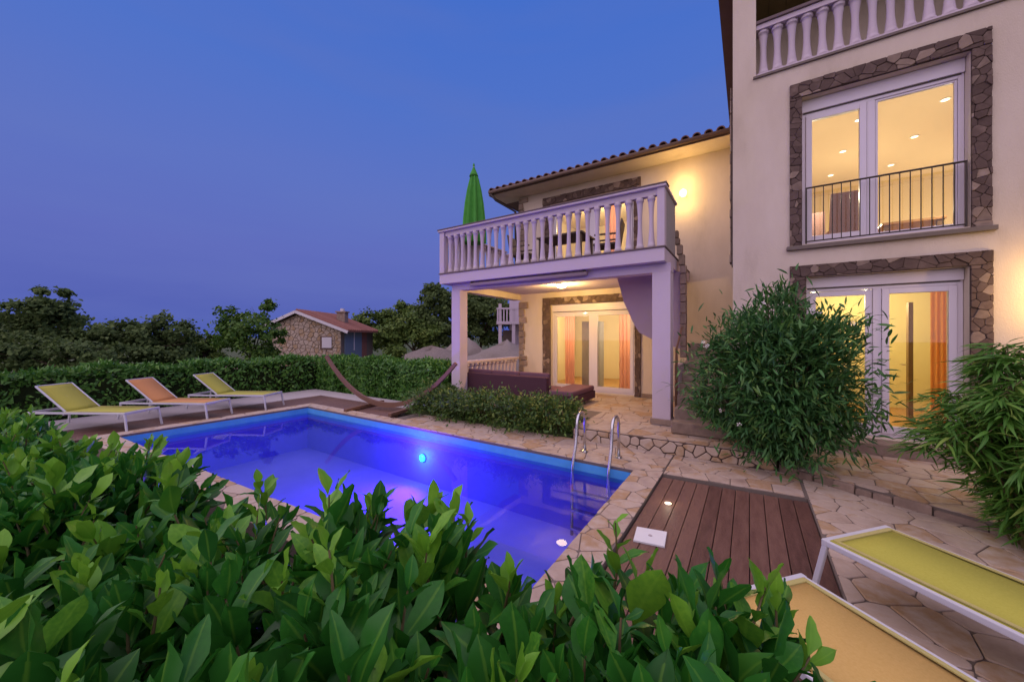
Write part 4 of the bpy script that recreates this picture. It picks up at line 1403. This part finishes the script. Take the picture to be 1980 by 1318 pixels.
def tree(name, label, base, trunk_h, trunk_r, centres, radii, n_clump, n_leaf, size, m, seed, group='trees beyond the hedge', lean=(0, 0)):
    rr = np.random.default_rng(seed)
    base = Vector(base)
    t = thing(name, label, 'tree', base, group)
    b = MB()
    top = base + Vector((lean[0], lean[1], trunk_h))
    b.tube([base + Vector((0, 0, -.1)), base.lerp(top, .5) + Vector((rr.normal() * .05, rr.normal() * .05, 0)), top], [trunk_r * 1.25, trunk_r * .85, trunk_r * .6], 8)
    for c, r in zip(centres, radii):
        c = Vector(c)
        b.tube([top - Vector((0, 0, .12)), top.lerp(c, .5) + Vector((0, 0, .1 * r[2])), c], [trunk_r * .5, trunk_r * .3, trunk_r * .1], 6)
        for k in range(4):
            d = Vector(rr.normal(size=3)); d.z = abs(d.z); d.normalize()
            b.tube([c.lerp(top, .25), c + Vector((d.x * r[0] * .85, d.y * r[1] * .85, d.z * r[2] * .85))], [trunk_r * .16, trunk_r * .04], 5)
    b.put('trunk', M['bark'], t, smooth=True)
    P, N = clump_crown(centres, radii, int(n_clump * .8), n_leaf, rr, spread=.18, shell=.32)
    d = unit(np.cross(N, rr.normal(size=N.shape)) + np.array([0, 0, -.15]))
    S = size * (.6 + .8 * rr.random(len(P)))
    put_leaves('crown', spray, P, basis(d, N), S, np.clip(.45 + .28 * rr.normal(size=len(P)) + .0, 0, 1), m, t)
    return t


def px_tree(name, label, pxc, top, dist, blobs, trunk_h, n_clump, n_leaf, size, m, seed, trunk_r=.13, base_px=None):
    """blobs: (px, py, half width px, half height px, depth offset)"""
    cs, rs = [], []
    for (x, y, w, h, dd) in blobs:
        D_ = dist + dd
        c = cam_at(x, D_, 1.7 - (y - 650.3) / 710.3 * D_)
        k = D_ / 710.3
        cs.append(c); rs.append((w * k, w * k * .9, h * k))
    base = cam_at(base_px or pxc, dist, -.16)
    return tree(name, label, base, trunk_h, trunk_r, cs, rs, n_clump, n_leaf, size, m, seed)


px_tree('tree', 'tall dark round-topped tree at the far left edge of the garden', 85, 550, 19,
        [(70, 605, 48, 34, 0), (110, 612, 42, 32, .4), (95, 578, 34, 24, 0), (45, 625, 34, 22, .2), (135, 640, 28, 20, 0), (80, 650, 60, 22, .3)], 1.5, 120, 9360, 0.144, M['treedark'], 1)
px_tree('tree', 'dark bushy tree with two rounded humps in front of the twilight horizon', 265, 600, 20,
        [(235, 645, 46, 34, 0), (325, 640, 38, 36, .5), (280, 662, 52, 34, 0), (205, 660, 34, 30, .4), (350, 665, 30, 28, 0), (300, 690, 60, 20, -.5)], 1.0, 120, 10080, 0.144, M['treedark'], 2)
px_tree('tree', 'low dark thicket tree filling the gap below the tall left tree', 110, 660, 16.5,
        [(20, 690, 48, 28, 0), (80, 685, 46, 28, .4), (150, 690, 52, 30, 0), (200, 690, 36, 26, 0)], .6, 90, 7560, 0.130, M['treedark'], 3)
px_tree('tree', 'grey-green low tree between the dark humps and the small fresh green tree', 395, 650, 22,
        [(385, 670, 34, 24, 0), (425, 660, 30, 20, .5), (400, 695, 40, 18, 0)], .8, 60, 4680, 0.130, M['treemid'], 4)
px_tree('young_tree', 'small fresh green tree standing just left of the stone hut', 487, 580, 15.0,
        [(452, 612, 32, 22, 0), (505, 598, 26, 20, .2), (482, 635, 54, 28, 0), (524, 652, 32, 24, -.2), (446, 658, 34, 24, .2), (498, 680, 44, 24, 0), (522, 590, 13, 13, 0)], 1.0, 110, 5400, 0.101, M['treebright'], 5, trunk_r=.06)
px_tree('tree', 'olive tree right behind the red roofed hut', 745, 600, 30,
        [(720, 625, 34, 22, 0), (760, 615, 34, 22, 1), (790, 600, 26, 18, 0), (740, 650, 44, 22, 0)], 1.6, 110, 8280, 0.187, M['treemid'], 6)
px_tree('tree', 'tall dark tree rising against the sky left of the slim balcony column', 843, 548, 27,
        [(838, 575, 26, 28, 0), (862, 590, 30, 30, .5), (825, 620, 34, 28, 0), (860, 640, 36, 26, 0)], 2.2, 110, 8280, 0.173, M['treedark'], 7)
px_tree('tree', 'mid green tree in front of the tall dark one, above the gravel heap', 800, 620, 25,
        [(790, 628, 36, 20, 0), (815, 645, 36, 20, -.4), (765, 650, 34, 20, 0), (830, 668, 30, 14, 0)], 1.0, 90, 6840, 0.158, M['treemid'], 8)
px_tree('tree', 'dark tree framed between the slim column and the far porch', 930, 560, 29,
        [(915, 590, 40, 36, 0), (955, 600, 40, 36, 0), (930, 635, 50, 26, 0), (985, 590, 36, 40, 1)], 1.8, 130, 9360, 0.187, M['treedark'], 9)
px_tree('round_bush', 'rounded blue-green bush between the stone hut and the gravel heap', 765, 655, 17.5,
        [(768, 678, 22, 18, 0), (750, 690, 20, 14, 0)], .3, 40, 3240, 0.079, M['treemid'], 10, trunk_r=.05)
px_tree('tree', 'far left dark tree cut by the picture edge', -40, 560, 21,
        [(-40, 640, 52, 50, 0), (-10, 670, 36, 30, 0)], 1.2, 60, 4680, 0.144, M['treedark'], 12)

# ---- clipped hedges behind the pool
def hedge_leaves(name, label, seg, w, z0, z1, n, size, seed, m, group='clipped hedges round the pool garden'):
    rr = np.random.default_rng(seed)
    (xa, ya), (xb, yb) = seg
    L = math.hypot(xb - xa, yb - ya)
    dx, dy = (xb - xa) / L, (yb - ya) / L
    t = thing(name, label, 'hedge', ((xa + xb) / 2, (ya + yb) / 2, -.16), group)
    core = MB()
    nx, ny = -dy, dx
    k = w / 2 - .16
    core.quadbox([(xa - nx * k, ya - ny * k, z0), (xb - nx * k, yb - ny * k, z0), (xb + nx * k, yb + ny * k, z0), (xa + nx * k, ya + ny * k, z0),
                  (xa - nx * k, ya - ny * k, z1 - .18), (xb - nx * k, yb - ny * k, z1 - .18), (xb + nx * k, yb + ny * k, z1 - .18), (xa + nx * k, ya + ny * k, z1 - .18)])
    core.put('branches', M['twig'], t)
    u = rr.random(n) * L
    face = rr.random(n)
    h = z1 - z0
    v = np.where(face < .42, -w / 2, np.where(face < .55, w / 2, rr.uniform(-w / 2, w / 2, n)))
    zz = np.where(face < .55, z0 + h * rr.random(n), z1)
    lump = .05 * np.sin(u * 3.1 + seed) + .04 * np.sin(u * 7.7) + .05 * rr.normal(size=n)
    nrm = np.where((face < .42)[:, None], np.array([-nx, -ny, .35]), np.where((face < .55)[:, None], np.array([nx, ny, .35]), np.array([0, 0, 1.])))
    P = np.stack([xa + dx * u + nx * v, ya + dy * u + ny * v, zz], 1) + nrm * lump[:, None]
    N = unit(nrm + rr.normal(size=(n, 3)) * .55)
    d = unit(np.cross(N, rr.normal(size=(n, 3))) + nrm * .5 + np.array([0, 0, .35]))
    S = size * (.6 + .8 * rr.random(n))
    put_leaves('foliage', quad_leaf, P, basis(d, N), S, np.clip(.52 + .28 * rr.normal(size=n), 0, 1), m, t)


hedge_leaves('hedge', 'long clipped hedge behind the three sun loungers', ((-12.45, 7.1), (-12.45, -2.0)), .8, -.16, .92, 20000, .10, 11, M['hedge'])
hedge_leaves('hedge', 'clipped hedge behind the hammock stand, below the stone hut', ((-12.0, 7.15), (-6.3, 7.15)), .75, -.16, .92, 15000, .095, 12, M['hedge'])

# ---- low bush bed in front of the sofa
def shrub(name, label, cat, base, centres, radii, n_clump, n_leaf, size, m, seed, tmpl, n_obj=0, stems=6, group=None, outw=.6, droop=-.1, sdw=.02):
    rr = np.random.default_rng(seed)
    t = thing(name, label, cat, base, group)
    b = MB()
    for c, r in zip(centres, radii):
        for k in range(stems):
            d = Vector(rr.normal(size=3)); d.z = abs(d.z); d.normalize()
            e = Vector(c) + Vector((d.x * r[0], d.y * r[1], d.z * r[2])) * .8
            s = Vector((c[0] + rr.normal() * r[0] * .2, c[1] + rr.normal() * r[1] * .2, base[2]))
            s = s.lerp(Vector(base), .6)
            b.tube([s, s.lerp(e, .5) + Vector((0, 0, .12)), e], [sdw, sdw * .7, sdw * .3], 5)
    b.put('stems', M['bark'], t)
    P, N = clump_crown(centres, radii, n_clump, n_leaf, rr, shell=.4, spread=.24)
    cen = np.array(centres).mean(0)
    outd = unit(P - cen)
    d = unit(outd * outw + rr.normal(size=P.shape) * .55 + np.array([0, 0, .25 + droop]))
    up = unit(np.array([0, 0, 1.]) + rr.normal(size=P.shape) * .45)
    S = size * (.6 + .7 * rr.random(len(P)))
    tone = np.clip(.42 + .27 * rr.normal(size=len(P)), 0, 1)
    Rm = basis(d, up)
    if n_obj:
        vis = np.clip((P - cen) @ (-CF) + .35 * np.linalg.norm(np.array(radii).max(0)), 0.01, None)
        pick = pick_leaves(P, S, vis, n_obj)
        tm = [leaf_mesh('leaf', tmpl, np.zeros((1, 3)), np.eye(3)[None], np.ones(1), np.array([(k + .5) / 5]), m) for k in range(5)]
        as_leaf_objects(pick, tm, P, Rm, S, tone, t)
        keep = np.ones(len(P), bool); keep[pick] = False
        P, Rm, S, tone = P[keep], Rm[keep], S[keep], tone[keep]
    put_leaves('foliage', tmpl, P, Rm, S, tone, m, t)
    return t


small_blade = leaf_blade(.34, .12, .15, 3)
narrow = leaf_blade(.20, .10, .22, 4)
bamboo_blade = leaf_blade(.115, .10, .45, 5, waist=.35)
for k, (x, y, w, h, lb) in enumerate(((-5.75, 5.95, .50, .42, 'low leafy bush beside the hammock stand foot'), (-5.05, 5.85, .48, .44, 'low leafy bush in front of the left end of the sofa'),
                                      (-4.35, 5.90, .52, .50, 'low leafy bush in the middle of the bed before the sofa'), (-3.6, 5.85, .52, .56, 'tallest low bush in the bed, before the right half of the sofa'),
                                      (-2.95, 5.92, .46, .50, 'low leafy bush at the bed end, next to the pool ladder'), (-6.35, 6.35, .45, .45, 'low leafy bush at the foot of the slim column'))):
    shrub('low_bush', lb, 'bush', (x, y, .0), [(x, y, .24), (x + .2, y + .12, .30), (x - .2, y - .1, .20)], [(w, .48, h * .72), (w * .7, .4, h * .6), (w * .7, .4, h * .6)], 60, 2600, .082, M['bush'], 60 + k, small_blade, 0, 3, 'bushes in the bed before the sofa', sdw=.012)

# ---- oleander by the terrace
ole = shrub('oleander', 'tall dark oleander bush with a few white flowers before the terrace door', 'bush', (.36, 6.0, -.05),
            [(.36, 5.95, 1.30), (-.15, 5.75, .95), (.78, 6.15, .92), (.30, 5.9, 1.95), (.05, 5.85, 1.6), (.75, 6.1, 1.65), (.5, 5.75, .55), (.1, 5.75, .6)],
            [(.78, .66, .86), (.52, .5, .6), (.46, .5, .56), (.38, .36, .48), (.46, .4, .48), (.38, .38, .40), (.6, .45, .45), (.5, .4, .4)], 300, 19000, .125, M['oleander'], 71, narrow, 260, 5, outw=.6, droop=.0)
fl = random.Random(4)
pet = MB()
for k in range(5):
    a = 2 * math.pi * k / 5
    n0 = len(pet.v)
    for (rr_, da, z_) in ((.006, 0, 0), (.03, -.42, .008), (.042, 0, .004), (.03, .42, .008)):
        pet.v.append((rr_ * math.cos(a + da), rr_ * math.sin(a + da), z_))
    pet.f.append((n0, n0 + 1, n0 + 2, n0 + 3))
flower_me = pet.mesh('flower', M['petal'])
for (x, y, z_) in ((-.52, 5.62, 1.62), (-.47, 5.6, 1.58), (-.50, 5.64, 1.55), (-.30, 5.25, .78), (-.10, 5.3, .62), (.62, 5.55, 2.02), (.70, 5.6, 1.98), (.95, 5.75, 1.9), (-.48, 5.62, 1.22), (1.02, 5.75, 1.85), (.15, 5.35, 2.1), (.12, 5.32, 2.06)):
    put_mesh('flower', flower_me, ole, (x, y, z_), (R(60 + fl.uniform(-30, 20)), 0, R(33 + fl.uniform(-40, 40))), (.72, .72, .72))

# ---- bamboo-like bush at the terrace edge
def cane_bush(name, label, base, n_cane, height, spread, per, size, m, seed, n_obj):
    rr = np.random.default_rng(seed)
    t = thing(name, label, 'bush', base)
    b = MB()
    P, D, S, T = [], [], [], []
    for k in range(n_cane):
        a = rr.random() * 2 * math.pi
        lean = spread * math.sqrt(rr.random())
        h = height * (1.0 - .45 * (lean / spread) ** 2) * rr.uniform(.82, 1.08)
        s = Vector((base[0] + .18 * math.cos(a) * rr.random(), base[1] + .18 * math.sin(a) * rr.random(), base[2]))
        e = Vector((base[0] + lean * math.cos(a), base[1] + lean * math.sin(a), base[2] + h))
        midp = s.lerp(e, .55) + Vector((0, 0, .22 * h * lean / spread))
        tip = e + Vector((.25 * lean * math.cos(a), .25 * lean * math.sin(a), -.12 * lean))
        pts = [s, s.lerp(midp, .5) + Vector((0, 0, .03)), midp, e, tip]
        b.tube(pts, [.009, .008, .006, .004, .002], 5)
        arr = np.array([tuple(p) for p in pts])
        for q in range(per):
            u = .12 + .88 * rr.random() ** .8
            x = u * 4
            i = min(3, int(x))
            p = arr[i] + (arr[i + 1] - arr[i]) * (x - i)
            an = rr.random() * 2 * math.pi
            od = np.array([math.cos(an), math.sin(an), rr.uniform(-.35, .55)])
            od = od + .5 * np.array([math.cos(a), math.sin(a), 0])
            P.append(p + od * .02); D.append(od)
            S.append(size * rr.uniform(.6, 1.25)); T.append(np.clip(.42 + .27 * rr.normal(), 0, 1))
    b.put('canes', M['stem'], t)
    P, D, S, T = np.array(P), unit(np.array(D)), np.array(S), np.array(T)
    up = unit(np.array([0, 0, 1.]) + rr.normal(size=P.shape) * .35)
    Rm = basis(D, up)
    cen = np.array(base) + np.array([0, 0, height * .5])
    vis = np.clip((P - cen) @ (-CF) + .35, .01, None)
    pick = pick_leaves(P, S, vis, n_obj)
    tm = [leaf_mesh('leaf', bamboo_blade, np.zeros((1, 3)), np.eye(3)[None], np.ones(1), np.array([(k + .5) / 5]), m) for k in range(5)]
    as_leaf_objects(pick, tm, P, Rm, S, T, t)
    keep = np.ones(len(P), bool); keep[pick] = False
    put_leaves('foliage', bamboo_blade, P[keep], Rm[keep], S[keep], T[keep], m, t)


cane_bush('bamboo_bush', 'dense bush with long narrow drooping leaves at the terrace corner', (2.02, 4.70, -.1), 180, 1.72, .66, 56, .18, M['bamboo'], 81, 290)

# ---- cherry laurel hedge right in front of the camera
def laurel_hedge():
    rr = np.random.default_rng(91)
    t = thing('laurel_hedge', 'broad-leaved glossy laurel hedge along the near side of the pool', 'hedge', (-3.0, .45, -.16))
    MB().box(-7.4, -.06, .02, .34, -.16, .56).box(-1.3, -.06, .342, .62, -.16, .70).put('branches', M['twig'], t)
    P, D, U, S, T = [], [], [], [], []
    stems = MB()

    def shoot(base, axis, length, n, big, young):
        ax_ = axis / np.linalg.norm(axis)
        ref = np.array([1., 0, 0]) if abs(ax_[0]) < .8 else np.array([0, 1., 0])
        u1 = np.cross(ax_, ref); u1 /= np.linalg.norm(u1)
        u2 = np.cross(ax_, u1)
        ph = rr.random() * 6.28
        bend = rr.normal(size=3) * .05
        b0 = base; b1 = base + ax_ * length * .55 + bend * length; b2 = base + ax_ * length
        stems.tube([b0, b1, b2], [.0045, .0035, .002], 5, caps=False)
        for i in range(n):
            f_ = i / max(1, n - 1)
            p = b0 + (b1 - b0) * (f_ / .55) if f_ < .55 else b1 + (b2 - b1) * ((f_ - .55) / .45)
            ph += 2.4 + rr.normal() * .25
            el = R(57 - 42 * f_ ** 1.2 + rr.normal() * 10)
            rad = u1 * math.cos(ph) + u2 * math.sin(ph)
            d = rad * math.sin(el) + ax_ * math.cos(el)
            P.append(p + rad * .004)
            D.append(d)
            U.append(ax_ * math.sin(el) - rad * math.cos(el) + rr.normal(size=3) * .22)
            S.append(big * (1 - .42 * max(0, f_ - .45) / .55) * rr.uniform(.68, 1.18))
            T.append(np.clip(.22 + .30 * f_ ** 2 + young * (.28 + .5 * f_ ** 2) + rr.normal() * .12, 0, 1))

    x = -8.0
    def top_at(x):      # slightly wavy clipped top, lower towards the far end
        return 1.17 + .035 * math.exp(-((x + .65) / .45) ** 2) - .075 * max(0, -x - .6) ** .8 + .03 * math.sin(x * 2.3 + 1) + .025 * math.sin(x * 5.1)

    def edge_at(x):
        return float(np.interp(x, [-7, -4.5, -1.5, -1.0, -.5, .2], [.40, .44, .60, .78, .87, .87]))
    for layer in range(3):
        n = (620, 420, 300)[layer]
        for k in range(n):
            xx = .03 - 7.3 * rr.random() ** 1.5
            yy = rr.uniform(-.12, edge_at(xx))
            z_ = top_at(xx) - (.19, .33, .48)[layer] - .05 * max(0, (yy - edge_at(xx) + .2) / .3) - .05 * max(0, (xx + .1) / .3)
            if math.hypot(xx, yy) < .22:
                continue
            axis = np.array([rr.normal() * .30, rr.normal() * .30 + (.3 if yy > edge_at(xx) - .2 else 0), 1.0])
            if xx > 0:
                axis[0] += .5
            ln = rr.uniform(.15, .24)
            tall = layer == 0 and rr.random() < .10 and (yy > .35 or xx < -1)
            if tall:
                ln *= 1.4
            shoot(np.array([xx, yy, z_]), axis, ln, int(rr.integers(8, 12)) + (4 if tall else 0), rr.uniform(.095, .162), 1.0 if (tall or rr.random() < .2) else 0.0)
    # the faces: towards the pool and at the end
    for k in range(520):
        xx = -7.4 + 7.5 * rr.random(); z_ = rr.uniform(-.05, top_at(xx) - .25)
        shoot(np.array([xx, edge_at(xx) - .14, z_]), np.array([rr.normal() * .3, .9, .6 + rr.normal() * .2]), rr.uniform(.12, .2), 9, rr.uniform(.105, .14), 0)
    for k in range(90):
        yy = rr.uniform(0, .75); z_ = rr.uniform(-.05, .95)
        shoot(np.array([-.06, yy, z_]), np.array([.9, rr.normal() * .3, .6 + rr.normal() * .2]), rr.uniform(.10, .16), 9, rr.uniform(.105, .14), 0)
    # a few chosen tall sprays, as in the photograph
    for (px_, py_, d_, ln, nn, bg) in ((1190, 1010, .98, .24, 13, .085), (290, 850, 2.1, .30, 16, .10), (500, 935, 1.5, .22, 13, .10), (905, 1010, 1.10, .16, 11, .095), (720, 1010, 1.22, .16, 11, .09), (60, 800, 2.6, .3, 15, .11), (1500, 1160, .78, .16, 10, .10), (1400, 1170, .80, .15, 10, .09)):
        tip = CF * d_ + CR * ((px_ - 990) / 710.3 * d_) + np.array([0, 0, 1.7 - (py_ - 650.3) / 710.3 * d_])
        axis = np.array([rr.normal() * .08, rr.normal() * .08, 1.0])
        shoot(tip - axis * ln, axis, ln, nn, bg, 1.0)
    P, D, U, S, T = np.array(P), unit(np.array(D)), np.array(U), np.array(S), np.array(T)
    far = np.linalg.norm(P - np.array([0, 0, 1.7]), axis=1)
    ok = far > .40
    P, D, U, S, T = P[ok], D[ok], U[ok], S[ok], T[ok]
    Rm = basis(D, U)
    stems.put('stems', M['stem'], t)
    blades = [leaf_blade(.48, .15, .20, 7, .10, .54), leaf_blade(.40, .22, .38, 7, .14, .50, .12), leaf_blade(.52, .08, .05, 7, .12, .58, -.10), leaf_blade(.42, .28, -.10, 7, .16, .48, .08)]
    kind_of = rr.integers(0, 4, len(P))
    vis = np.clip((P[:, 2] - .86) * 4, .02, 1)
    pick = pick_leaves(P, S, vis, 300)
    keep = np.ones(len(P), bool); keep[pick] = False
    for q, blade in enumerate(blades):
        tm = [leaf_mesh('leaf', blade, np.zeros((1, 3)), np.eye(3)[None], np.ones(1), np.array([(k + .5) / 8]), M['laurel']) for k in range(8)]
        as_leaf_objects([i for i in pick if kind_of[i] == q], tm, P, Rm, S, T, t)
        kk = keep & (kind_of == q)
        put_leaves('foliage', blade, P[kk], Rm[kk], S[kk], T[kk], M['laurel'], t)


laurel_hedge()
